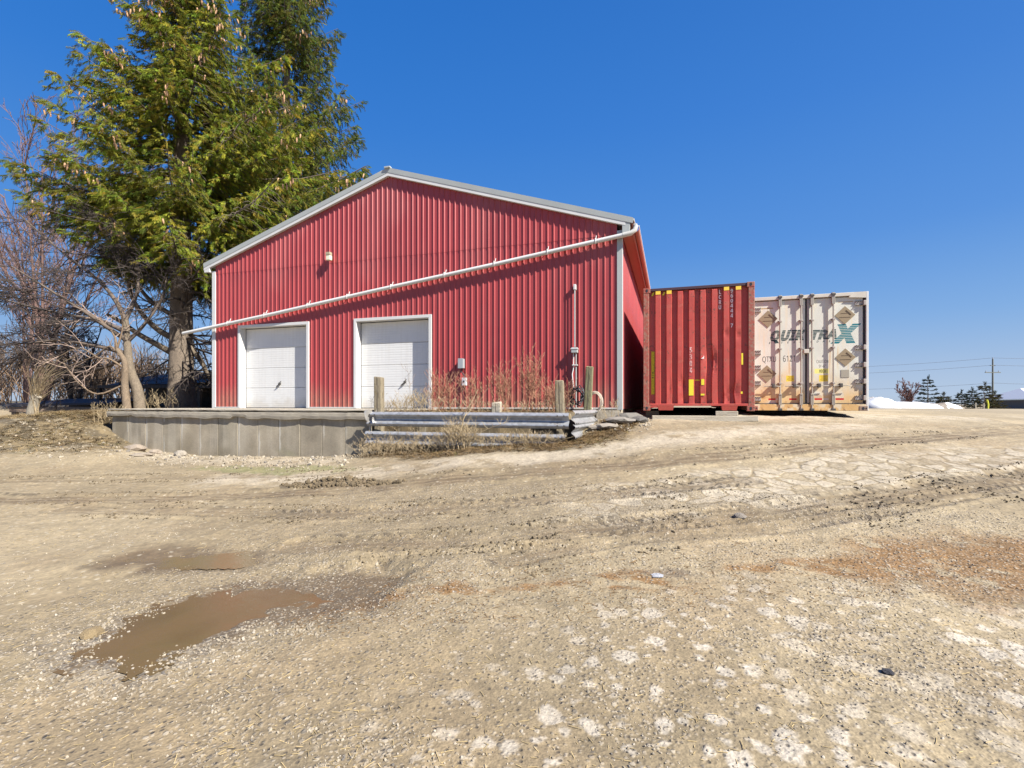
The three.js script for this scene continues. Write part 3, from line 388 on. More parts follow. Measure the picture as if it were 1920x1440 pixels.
  { const g = new MB(), gp = [[0.285, 5.68], [0.287, 5.57], [0.31, 5.545], [0.36, 5.54], [0.395, 5.57], [0.4, 5.64]]; for (let i = 0; i + 1 < gp.length; i++) { const [a, b] = gp[i], [c, d] = gp[i + 1]; g.quad([BW + a, b, 0.08], [BW + c, d, 0.08], [BW + c, d, -BL], [BW + a, b, -BL]); }
    const t = part('gutter', g, soff, barn); part('gutter_lip', [bx(BW + 0.392, 5.635, -BL, BW + 0.41, 5.67, 0.09, 0.004)], white, t); }
  part('eave_box', [bx(BW + 0.024, 5.53, 0.026, BW + 0.2, 5.78, 0.1, 0.008)], greyTrim, barn); part('eave_box', [bx(-0.25, 5.58, 0.026, -0.04, 5.8, 0.1, 0.008)], white, barn);
  part('soffit', [bx(-0.24, 5.6, -BL, -0.02, 5.62, 0.0, 0)], offWhite, barn);
  part('gutter_outlet', [bx(BW + 0.28, 5.66, 0.02, BW + 0.36, 5.72, 0.09, 0.01)], offWhite, barn);
  part('foundation', [bx(0.02, 0.4, -BL + 0.05, BW - 0.02, BASE - 0.012, -0.03, 0.01)], concrete, barn);
  part('foundation', [bx(11.6, 1.05, -0.03, BW - 0.03, BASE - 0.03, 0.03, 0.012)], slab, barn);
  // overhead doors: frame, reveals, four sections each with a handle
  for (const d of DOORS) {
    const f = part('door_frame', [bx(d.x0 - 0.08, BASE, -DREC, d.x0, DTOP + 0.08, 0.034, 0.004), bx(d.x1, BASE, -DREC, d.x1 + 0.08, DTOP + 0.08, 0.034, 0.004), bx(d.x0, DTOP, -DREC, d.x1, DTOP + 0.08, 0.034, 0.004)], white, barn);
    void f;
    const D = part('overhead_door', [bx(d.x0, BASE, -DREC - 0.09, d.x1, DTOP, -DREC - 0.05, 0)], doorWhite, barn), n = 4, hh = (DTOP - 0.022 - BASE) / n;
    for (let k = 0; k < n; k++) part('door_section', [bx(d.x0 + 0.004, BASE + 0.012 + k * hh, -DREC - 0.05, d.x1 - 0.004, BASE + 0.012 + (k + 1) * hh - 0.009, -DREC, 0.006)], doorWhite, D);
    const hx = d.x0 + (d.x0 < 2 ? 1.24 : 1.36), hy = 2.16; const h = new MB().tube([[hx - 0.1, hy - 0.07, -DREC + 0.03], [hx, hy, -DREC + 0.045], [hx + 0.07, hy + 0.1, -DREC + 0.03]], [0.013, 0.018, 0.012], 6); h.add(new THREE.CylinderGeometry(0.03, 0.035, 0.05, 10).rotateX(Math.PI / 2), M4(hx + 0.02, hy + 0.03, -DREC + 0.024)); part('handle', h, darkIron, D);
    part('door_seal', [bx(d.x0 + 0.001, BASE - 0.004, -DREC - 0.03, d.x1 - 0.001, BASE + 0.014, -DREC + 0.008, 0.003), bx(d.x0 + 0.001, DTOP - 0.014, -DREC - 0.03, d.x1 - 0.001, DTOP - 0.002, -DREC + 0.006, 0.002), bx(d.x0 + 0.001, BASE + 0.02, -DREC - 0.03, d.x0 + 0.014, DTOP - 0.02, -DREC + 0.006, 0.002)], blackRubber, D);
  }
}
// rain pipe that slants across the gable
{
  const t = thing('rain_pipe', 'white rain pipe slanting across the red gable from the right eave', 'pipe'), line = (x) => 5.465 - (12.2 - x) * 0.1285;
  part('pipe_run', new MB().tube([[12.3, line(12.3), 0.115], [9, line(9) - 0.012, 0.112], [5.6, line(5.6), 0.118], [2.4, line(2.4) - 0.014, 0.115], [-1.05, line(-1.05), 0.125]], 0.052, 12, false), white, t);
  part('pipe_elbow', new MB().tube([[12.22, line(12.22), 0.115], [12.4, line(12.4) + 0.004, 0.115], [12.49, 5.56, 0.108], [12.52, 5.67, 0.085]], [0.057, 0.058, 0.056, 0.05], 12, true), offWhite, t);
  for (const x of [0.7, 2.05, 3.55, 4.85, 6.2, 7.75, 9.1, 10.45, 11.6]) { const y = line(x); const b = new MB().tube([[x, y - 0.056, 0.1], [x, y - 0.06, 0.16], [x, y, 0.176], [x, y + 0.06, 0.155], [x, y + 0.075, 0.06], [x, y + 0.16, 0.022]], 0.009, 6); part('pipe_strap', b, white, t); }
}
// fittings on the gable wall
{
  const t = thing('wall_light', 'small square floodlight fixed high on the red gable wall', 'light', [4.25, 5.7, 0.02]); t.scale.setScalar(0.85);
  part('housing', [bx(-0.085, 0, 0.06, 0.085, 0.1, 0.19, 0.015)], std({ color: rgb(0.34, 0.3, 0.2), roughness: 0.5 }), t); part('lens', [bx(-0.08, -0.16, 0.05, 0.08, 0, 0.18, 0.02)], std({ color: rgb(0.7, 0.68, 0.5), roughness: 0.25 }), t); part('bracket', [bx(-0.03, -0.05, 0, 0.03, 0.06, 0.06, 0.006)], offWhite, t);
  const boxGrey = std({ color: rgb(0.36, 0.38, 0.39), roughness: 0.5, metalness: 0.2 });
  const m = thing('electrical_box', 'small grey metal box on the red wall right of the second door, the higher one', 'electrical box', [8.2, 2.5, 0.015]); part('enclosure', [bx(-0.065, 0, 0, 0.065, 0.24, 0.13, 0.008)], boxGrey, m); part('lid', [bx(-0.07, -0.004, 0.13, 0.07, 0.246, 0.14, 0.004)], boxGrey, m);
  const s = thing('socket_box', 'pale outlet box with a dark cord below the grey metal box on the red wall', 'outlet box', [8.27, 2.06, 0.015]); part('enclosure', [bx(-0.06, 0, 0, 0.06, 0.2, 0.08, 0.008)], std({ color: rgb(0.55, 0.56, 0.57), roughness: 0.5 }), s); part('outlet', [bx(-0.02, 0.08, 0.08, 0.02, 0.13, 0.09, 0.003)], blackRubber, s); part('cord', new MB().tube([[0, 0.01, 0.05], [-0.05, -0.12, 0.07], [-0.02, -0.3, 0.06], [-0.08, -0.52, 0.05]], 0.012, 6), blackRubber, s); part('cord', new MB().tube([[-0.05, 0.44, 0.05], [-0.09, 0.36, 0.07], [-0.02, 0.3, 0.06], [0.02, 0.2, 0.05]], 0.012, 6), blackRubber, s);
  const c = thing('conduit', 'thin white conduit with a junction box on the red wall near the right corner', 'conduit', [11.1, 0, 0]);
  part('upper_pipe', new MB().tube([[0, 4.36, 0.02], [0, 4.42, 0.05], [0, 4.36, 0.075], [0, 2.95, 0.075]], 0.016, 8), greyTrim, c); part('junction_box', [bx(-0.075, 2.8, 0.02, 0.075, 2.93, 0.15, 0.012)], greyTrim, c); part('box_lid', [bx(-0.088, 2.885, 0.015, 0.088, 2.905, 0.16, 0.004)], white, c);
  part('lower_pipe', new MB().tube([[0.03, 2.8, 0.07], [0.03, 1.5, 0.07]], 0.015, 8), greyTrim, c); part('lower_pipe', new MB().tube([[-0.03, 2.8, 0.07], [-0.03, 2.45, 0.07], [-0.06, 2.3, 0.08], [-0.02, 1.9, 0.08], [-0.05, 1.5, 0.09]], 0.014, 8), white, c); part('strap', [bx(-0.06, 2.5, 0.02, 0.07, 2.53, 0.1, 0.004)], offWhite, c);
  part('upper_fitting', [bx(-0.03, 4.3, 0.0, 0.03, 4.43, 0.1, 0.008)], white, c);
  const k = new MB(), r = rng(8); for (let i = 0; i < 7; i++) { const a0 = r() * 6, rr = 0.13 + 0.1 * r(), p = []; for (let q = 0; q <= 14; q++) { const a = a0 + (q / 14) * (4.6 + r()); p.push([11.16 + Math.cos(a) * rr * 0.8 + 0.05 * r(), 1.78 + Math.sin(a) * rr + 0.1 * (r() - 0.5), 0.16 + 0.14 * r()]); } k.tube(p, 0.014, 6); }
  single('cable_coil', k, blackRubber, 'tangled coil of black cable hanging at the foot of the white conduit', 'cable');
  const k2 = new MB(); for (let i = 0; i < 3; i++) { const p = []; for (let q = 0; q <= 12; q++) { const a = (q / 12) * 5.2 - 1; p.push([11.62 + Math.cos(a) * (0.12 + 0.03 * i), 1.64 + Math.sin(a) * (0.2 + 0.02 * i), 0.32 + 0.03 * i]); } k2.tube(p, 0.012, 6); }
  single('cable_coil', k2, std({ color: rgb(0.55, 0.48, 0.4), roughness: 0.7 }), 'loop of pale cable behind the leaning wooden post by the barn corner', 'cable');
}

// ---------------------------------------------------------------- loading dock
{
  const t = thing('loading_dock', 'weathered grey concrete loading dock with an overhanging slab in front of the barn', 'loading dock'), r = rng(21);
  let k = 0; for (let x = -1.06; x < 6.9; k++) { const x1 = Math.min(6.95, x + 0.61), m = k % 3 ? concrete : tint(concrete, 0.94, 0.95, 0.95); part('formed_panel', [bx(x + 0.007, -0.3, 1.95, x1 - 0.007, 1.3, 2.195 + 0.012 * r(), 0.006)], m, t); x = x1; }
  part('core_wall', [bx(-1.05, -0.3, 0.2, 6.94, 1.29, 2.188, 0)], concrete, t);
  // slab with a ragged lower arris
  const ragged = (x0, x1, yT, yB, z0, z1, am, fr, seed) => {
    const g = new MB(), n = Math.round((x1 - x0) / 0.03), P = []; for (let i = 0; i <= n; i++) { const x = x0 + ((x1 - x0) * i) / n, c = am * (fbm(x * fr + seed, seed, 4) - 0.45) + am * 0.8 * smooth(0.6, 0.75, fbm(x * 1.1 + seed, 4.4, 2)); P.push([x, yB + c, z1 - 0.35 * am * fbm(x * fr * 1.4, seed + 3, 3), yT - 0.14 * am * fbm(x * 9, seed + 8, 2)]); }
    for (let i = 0; i < n; i++) { const [a, b, z, y] = P[i], [c, d, w, q] = P[i + 1], m = (b + y) / 2, m2 = (d + q) / 2, e = 0.012 * (fbm(a * 8, 2, 2) - 0.5), e2 = 0.012 * (fbm(c * 8, 2, 2) - 0.5); g.quad([a, b, z - 0.012], [c, d, w - 0.012], [c, m2, w + e2], [a, m, z + e]); g.quad([a, m, z + e], [c, m2, w + e2], [c, q, w - 0.008], [a, y, z - 0.008]); g.quad([a, y, z - 0.008], [c, q, w - 0.008], [c, yT, z0], [a, yT, z0]); g.quad([a, b, z0], [c, d, z0], [c, d, w - 0.012], [a, b, z - 0.012]); }
    g.quad([x0, yB, z0], [x0, yB, z1 - 0.02], [x0, yT, z1 - 0.02], [x0, yT, z0]); g.quad([x1, yB, z1 - 0.02], [x1, yB, z0], [x1, yT, z0], [x1, yT, z1 - 0.02]); return g;
  };
  part('slab', ragged(-1.16, 6.96, 1.405, 1.24, 0.03, 2.29, 0.075, 2.1, 3.3), slab, t);
  part('slab_topping', ragged(-1.15, 6.95, 1.466, 1.42, 0.032, 2.262, 0.05, 3.4, 8.7), slab, t);
  part('door_apron', [bx(6.97, 1.38, 0.02, 7.5, 1.47, 0.5, 0.02)], slab, t); part('door_apron', [bx(5.06, 1.463, -0.195, 7.25, 1.474, 0.02, 0.004)], slab, t); part('door_apron', [bx(1.05, 1.463, -0.195, 3.42, 1.474, 0.02, 0.004)], slab, t);
}
// ---------------------------------------------------------------- guard rails, posts
function wbeam(len, seed) { // along +x from 0, facing +z
  const g = new MB(), n = 22, cols = Math.max(6, Math.round(len / 0.18)), pt = (x, i) => { const y = -0.156 + (0.312 * i) / n, u = clamp(0.0415 * (1 - Math.cos((2 * Math.PI * Math.abs(y)) / 0.194)), 0, 0.09); return [x, y + 0.012 * (fbm(x * 0.8, seed, 2) - 0.5), u + 0.016 * (fbm(x * 1.3, seed + i * 0.05, 2) - 0.5)]; };
  for (let c = 0; c < cols; c++) for (let i = 0; i < n; i++) { const a = (len * c) / cols, b = (len * (c + 1)) / cols; g.quad(pt(a, i), pt(b, i), pt(b, i + 1), pt(a, i + 1), [[a, i * 0.02], [b, i * 0.02], [b, i * 0.02 + 0.02], [a, i * 0.02 + 0.02]]); }
  return g;
}
function rail(label, pos, turn, len, ys, seed, roll = 0) {
  const t = thing('guard_rail', label, 'guard rail', pos, turn); t.rotation.z = roll;
  ys.forEach((y, i) => { const b = part('rail_beam', wbeam(len - (i ? 0.02 : 0), seed + i * 3), galv, t); b.position.set(i ? -0.04 : 0, y, 0.012 * i); const bolts = []; for (const x of [0.08, 0.2, len - 0.22, len - 0.09]) for (const s of [-0.095, 0.095]) bolts.push(new THREE.CylinderGeometry(0.014, 0.016, 0.014, 8).rotateX(Math.PI / 2).translate(x, s, 0.088)); tag(part('bolts', bolts, darkIron, b), null, null, null, 'stuff'); });
  return t;
}
rail('long front guard rail of two dented galvanised beams along the dock', [6.96, 0, 2.33], 0, 4.45, [1.27, 0.85], 5);
rail('short galvanised guard rail running back from the post towards the barn corner', [11.44, 0, 2.32], Math.atan2(1.98, 0.16), 2.0, [1.31, 1.04], 15);
function post(label, x, z, y0, y1, w, turn, leanX, leanZ, mat, group) {
  const t = thing('wooden_post', label, 'wooden post', [x, y0, z], turn); t.rotation.order = 'YXZ'; t.rotation.x = leanX; t.rotation.z = leanZ;
  const g = new RoundedBoxGeometry(w, y1 - y0, w, 2, 0.018).translate(0, (y1 - y0) / 2, 0), p = g.attributes.position, u = g.attributes.uv, nn = g.attributes.normal; for (let i = 0; i < p.count; i++) { const X = p.getX(i), Y = p.getY(i), Z = p.getZ(i), k = 1 + 0.05 * (fbm(Y * 3 + x, X * 9 + Z * 7, 2) - 0.5); p.setXYZ(i, X * k, Y + (Y > (y1 - y0) * 0.9 ? 0.05 * (fbm(X * 14 + x, Z * 14, 2) - 0.5) : 0), Z * k); Math.abs(nn.getX(i)) > 0.6 ? u.setXY(i, Z, Y) : u.setXY(i, X, Y); }
  part('timber', g, mat, t); part('crack', [bx(-0.006, (y1 - y0) * 0.35, w / 2 - 0.004, 0.004, y1 - y0 - 0.03, w / 2 + 0.002, 0)], darkWood, t); return t;
}
post('thick mossy square post at the left end of the guard rail, before the second door', 7.1, 2.12, 0.5, 2.19, 0.175, 0.1, 0, 0.005, postWood);
post('low sawn-off post stub showing just above the middle of the guard rail', 9.78, 1.9, 0.6, 1.63, 0.19, 0.1, 0, 0, paleWood);
post('grey weathered post at the corner where the two guard rails meet', 11.22, 2.16, 0.6, 2.06, 0.17, 0.12, 0.0, 0.03, postWood);
post('tall greenish post leaning at the end of the short guard rail by the barn', 11.45, 0.52, 0.9, 2.44, 0.165, 0.05, 0.02, -0.05, tint(postWood, 0.8, 0.9, 0.75));
{ // crumpled end of the top rail
  const g = new MB(), P = (u, v) => { const a = u * 3.6 - 0.4, rr = 0.15 + 0.05 * Math.sin(v * 7 + u * 5); return [6.98 - 0.02 + 0.17 * u + rr * 0.55 * Math.sin(a) * 0.6, 1.44 - 0.34 * v * (0.5 + 0.5 * Math.sin(u * 2.6 + 0.3)) + 0.03 * Math.sin(u * 9 + v * 6), 2.36 + 0.1 * Math.cos(a * 1.3 + v * 2)]; };
  for (let i = 0; i < 14; i++) for (let j = 0; j < 10; j++) g.quad(P(i / 14, (j + 1) / 10), P((i + 1) / 14, (j + 1) / 10), P((i + 1) / 14, j / 10), P(i / 14, j / 10)); single('rail_end', g, tint(galv, 1.5, 1.42, 1.3), 'crumpled pale metal rail end wrapped around the foot of the mossy post', 'rail end');
}

// ---------------------------------------------------------------- shipping containers
const contTex = tex(512, 512, (u, v, o) => { const a = tn(u, v, 6, 4), b = tn(u + 0.37, v, 17, 4); set3(o, [0.43, 0.06, 0.045], 0.84 + 0.28 * a); mix3(o, [0.4, 0.15, 0.1], 0.25 * smooth(0.5, 0.75, b)); mix3(o, [0.13, 0.055, 0.035], 0.75 * smooth(0.66, 0.74, tn(u, v, 28, 3))); }, { srgb: true, repeat: 1.3 });
const contRed = std({ map: contTex, roughness: 0.5 });
const rustTex = tex(512, 512, (u, v, o) => { const a = tn(u, v, 9, 4), b = tn(u + 0.2, v, 26, 3); set3(o, [0.3, 0.065, 0.045], 0.8 + 0.35 * a); mix3(o, [0.26, 0.155, 0.11], 0.7 * smooth(0.42, 0.62, b)); mix3(o, [0.1, 0.045, 0.03], 0.8 * smooth(0.66, 0.74, a)); }, { srgb: true, repeat: 0.8 });
const contPost = std({ map: rustTex, roughness: 0.75 });
const labelYellow = std({ color: rgb(0.68, 0.58, 0.03), roughness: 0.6 });
const paintWhite = std({ color: rgb(0.8, 0.78, 0.76), roughness: 0.6 });
function letters(text, w, h, color, worn, seed) { // stacked letters on a clear ground
  const c = document.createElement('canvas'), n = text.length; c.width = 64; c.height = Math.round((64 * h) / w); const g = c.getContext('2d'), step = c.height / n; g.fillStyle = color; g.textAlign = 'center'; g.textBaseline = 'alphabetic';
  for (let i = 0; i < n; i++) { g.save(); g.translate(32, step * (i + 0.86)); g.scale(1, (step * 0.98) / 76); g.font = 'bold 84px sans-serif'; g.fillText(text[i], 0, 0); g.restore(); }
  if (worn) { const r = rng(seed); g.globalCompositeOperation = 'destination-out'; for (let i = 0; i < worn; i++) { g.fillRect(r() * 64, r() * c.height, 2 + 7 * r(), 2 + 14 * r()); } }
  const t = new THREE.CanvasTexture(c); t.colorSpace = THREE.SRGBColorSpace; return std({ map: t, transparent: true, roughness: 0.6, side: THREE.FrontSide });
}
function cornerCasting(x, y, w = 0.16, h = 0.118, d = 0.17) { // block with oval holes shown as dark recessed pieces
  return [bx(x, y, -d + 0.004, x + w, y + h, 0.006, 0.01)];
}
{
  const L = 12.19, Wd = 2.41, H = 2.895, t = thing('shipping_container', 'dented red corrugated shipping container standing beside the barn', 'shipping container', [12.65, 1.435, -0.43]);
  const xf = (k) => 0.28 + 0.2486 * k, prof = [[0.13, 0]]; for (let k = 0; k < 8; k++) prof.push([xf(k) - 0.018, 0], [xf(k), 1], [xf(k) + 0.108, 1], [xf(k) + 0.126, 0]); prof.push([Wd - 0.12, 0]);
  const dents = [[1.5, 1.13, 0.13, 0.26, -0.05, 0.035], [0.86, 0.6, 0.1, 0.16, -0.032, 0], [0.9, 0.25, 0.09, 0.12, -0.03, 0.01], [1.83, 0.3, 0.1, 0.2, -0.03, 0.02], [2.0, 0.42, 0.09, 0.17, -0.035, -0.03], [1.82, 1.75, 0.07, 0.1, -0.02, 0], [2.07, 1.7, 0.06, 0.08, -0.018, 0], [0.6, 0.45, 0.08, 0.3, -0.014, 0.01], [1.35, 0.2, 0.1, 0.15, -0.02, 0.02]];
  const y0 = 0.17, y1 = 2.83, NR = 46, P = (x, d, y) => { let z = -0.094 + 0.08 * (y > y1 - 0.05 ? d * smooth(y1 + 0.02, y1 - 0.05, y) : d), X = x; for (const [cx, cy, rx, ry, a, sx] of dents) { const e = Math.exp(-((x - cx) ** 2) / (rx * rx) - ((y - cy) ** 2) / (ry * ry)); z += a * e * (0.6 + 0.7 * fbm(x * 12, y * 9, 2)); X += sx * e; } X += 0.006 * (fbm(y * 2.3, x * 3, 2) - 0.5); return [X, y, z + 0.006 * (fbm(x * 3, y * 3, 2) - 0.5)]; };
  const g = new MB(), xs = []; for (let i = 0; i + 1 < prof.length; i++) { const n = Math.max(1, Math.round((prof[i + 1][0] - prof[i][0]) / 0.03)); for (let q = 0; q < n; q++) xs.push([lerp(prof[i][0], prof[i + 1][0], q / n), lerp(prof[i][1], prof[i + 1][1], q / n)]); } xs.push(prof[prof.length - 1]);
  for (let i = 0; i + 1 < xs.length; i++) for (let j = 0; j < NR; j++) { const a = lerp(y0, y1, j / NR), b = lerp(y0, y1, (j + 1) / NR); g.quad(P(xs[i][0], xs[i][1], a), P(xs[i + 1][0], xs[i + 1][1], a), P(xs[i + 1][0], xs[i + 1][1], b), P(xs[i][0], xs[i][1], b), [[xs[i][0], a], [xs[i + 1][0], a], [xs[i + 1][0], b], [xs[i][0], b]]); }
  part('end_wall', g, contRed, t);
  for (const x of [0, Wd - 0.13]) part('corner_post', [bx(x, 0.11, -0.14, x + 0.13, H - 0.11, 0, 0.012)], contPost, t);
  for (const x of [0, Wd - 0.16]) for (const y of [0, H - 0.118]) { const c = part('corner_casting', cornerCasting(x, y), contPost, t); part('casting_hole', [new THREE.CylinderGeometry(0.034, 0.034, 0.01, 14).rotateX(Math.PI / 2).scale(0.8, 1.15, 1).translate(x + 0.08, y + 0.06, 0.004)], blackRubber, c); }
  part('top_rail', [bx(0.16, y1 - 0.01, -0.1, Wd - 0.16, H - 0.012, -0.012, 0.006)], std({ color: rgb(0.05, 0.02, 0.03), roughness: 0.6 }), t);
  part('bottom_rail', [bx(0.13, 0.115, -0.12, Wd - 0.13, 0.17, -0.002, 0.006)], contRed, t); part('bottom_rail', [bx(0.16, 0.07, -0.12, 0.33, 0.114, -0.006, 0.006)], contRed, t);
  for (const [a, b, lab] of [[0.33, 0.69], [1.72, 2.06]]) { const s = new MB(); s.quad([a + 0.02, 0.012, -0.02], [b - 0.02, 0.012, -0.03], [b, 0.1145, 0], [a, 0.1145, 0]); s.quad([a + 0.02, 0.012, -0.02], [a, 0.1145, 0], [a, 0.1145, -0.3], [a + 0.02, 0.012, -0.3]); s.quad([b - 0.02, 0.012, -0.3], [b, 0.1145, -0.3], [b, 0.1145, 0], [b - 0.02, 0.012, -0.03]); part('forklift_gusset', s, contRed, t); void lab; }
  // long sides, roof, floor
  for (const s of [0, 1]) { const q = new MB(), n = 44, X = s ? Wd - 0.02 : 0.02; for (let i = 0; i < n; i++) { const z0 = -0.14 - ((L - 0.28) * i) / n, w = (L - 0.28) / n, c = [[0, 0], [0.25, 0], [0.5, 1], [0.75, 1], [1, 0]]; for (let j = 0; j < 4; j++) { const d = (m) => X + (s ? -1 : 1) * 0.036 * c[m][1], A = z0 - w * c[j][0], B = z0 - w * c[j + 1][0]; q.quad([d(j), 0.15, A], [d(j + 1), 0.15, B], [d(j + 1), H - 0.06, B], [d(j), H - 0.06, A]); } } part('side_wall', q, contRed, t); part('side_rail', [bx(X - 0.03, 0.02, -L, X + 0.03, 0.16, -0.17, 0.004), bx(X - 0.03, H - 0.07, -L, X + 0.03, H - 0.01, -0.17, 0.004)], contPost, t); }
  part('roof_sheet', [bx(0.03, H - 0.04, -L, Wd - 0.03, H - 0.02, -0.1, 0)], contRed, t); part('floor', [bx(0.05, 0.115, -L, Wd - 0.05, 0.15, -0.125, 0)], darkWood, t); part('rear_wall', [bx(0.04, 0.151, -L, Wd - 0.04, H - 0.041, -L + 0.05, 0)], contRed, t);
  // prints and labels
  const print = (name, mat, x, y, w, h, z, parent = t, lab) => { const m = part(name, new THREE.PlaneGeometry(w, h), mat, parent, lab); m.position.set(x, y, z); return m; };
  print('lettering', letters('LCRU', 0.075, 0.47, '#f4f2f0', 4, 1), 14.345 - 12.65, 2.545, 0.075, 0.47, -0.08, t, 'white letters LCRU stacked downwards');
  print('lettering', letters('960444 7', 0.08, 0.9, '#f4f2f0', 4, 2), 14.595 - 12.65, 2.335, 0.08, 0.9, -0.078, t, 'white number 960444 7 stacked downwards');
  print('lettering', letters('5304', 0.085, 0.62, '#d9b9b4', 240, 3), 13.715 - 12.65, 1.17, 0.085, 0.62, -0.003, t, 'worn white number stacked downwards');
  const strip = document.createElement('canvas'); strip.width = 32; strip.height = 512; { const c = strip.getContext('2d'); c.fillStyle = '#c2b512'; c.fillRect(0, 0, 32, 512); c.fillStyle = '#2a2608'; const r = rng(4); for (let i = 0; i < 40; i++) c.fillRect(5 + r() * 16, r() * 512, 2 + 5 * r(), 2 + 4 * r()); for (const y of [246, 262, 305, 312]) c.fillRect(8, y, 14, 6); }
  const st = new THREE.CanvasTexture(strip); st.colorSpace = THREE.SRGBColorSpace; print('yellow_strip', std({ map: st, roughness: 0.6 }), 0.217, 0.895, 0.07, 1.02, -0.08);
  const lb = (x0, x1, ya, yb, z) => part('torn_label', [bx(x0 - 12.65, ya - 1.435, z - 0.006, x1 - 12.65, yb - 1.435, z, 0)], labelYellow, t);
  lb(13.672, 13.775, 1.79, 2.16, -0.006); lb(13.94, 14.005, 2.03, 2.165, -0.006); lb(13.93, 14.01, 1.79, 1.83, -0.006); lb(13.8, 13.915, 2.135, 2.16, -0.08); lb(14.775, 14.815, 1.825, 1.875, -0.03); lb(14.79, 14.825, 2.48, 2.74, -0.03);
  const tri = new MB(); tri.quad([14.0 - 12.65, 1.2, -0.004], [14.0 - 12.65, 1.275, -0.004], [13.985 - 12.65, 1.24, -0.004], [13.935 - 12.65, 1.2, -0.004]); part('arrow_mark', tri, paintWhite, t);
  for (const k of [0, 1, 6, 7]) { part('hazard_stripe', [bx(xf(k) + 0.002, 2.735, -0.024, xf(k) + 0.112, 2.815, -0.009, 0)], std({ color: rgb(0.75, 0.5, 0.05), roughness: 0.6 }), t); if (k < 2) { const q = new MB(), a = xf(k) - 0.1; q.quad([a, 2.72, -0.07], [a + 0.04, 2.72, -0.07], [a + 0.075, 2.8, -0.07], [a + 0.035, 2.8, -0.07]); part('hazard_stripe', q, labelYellow, t); } }
}
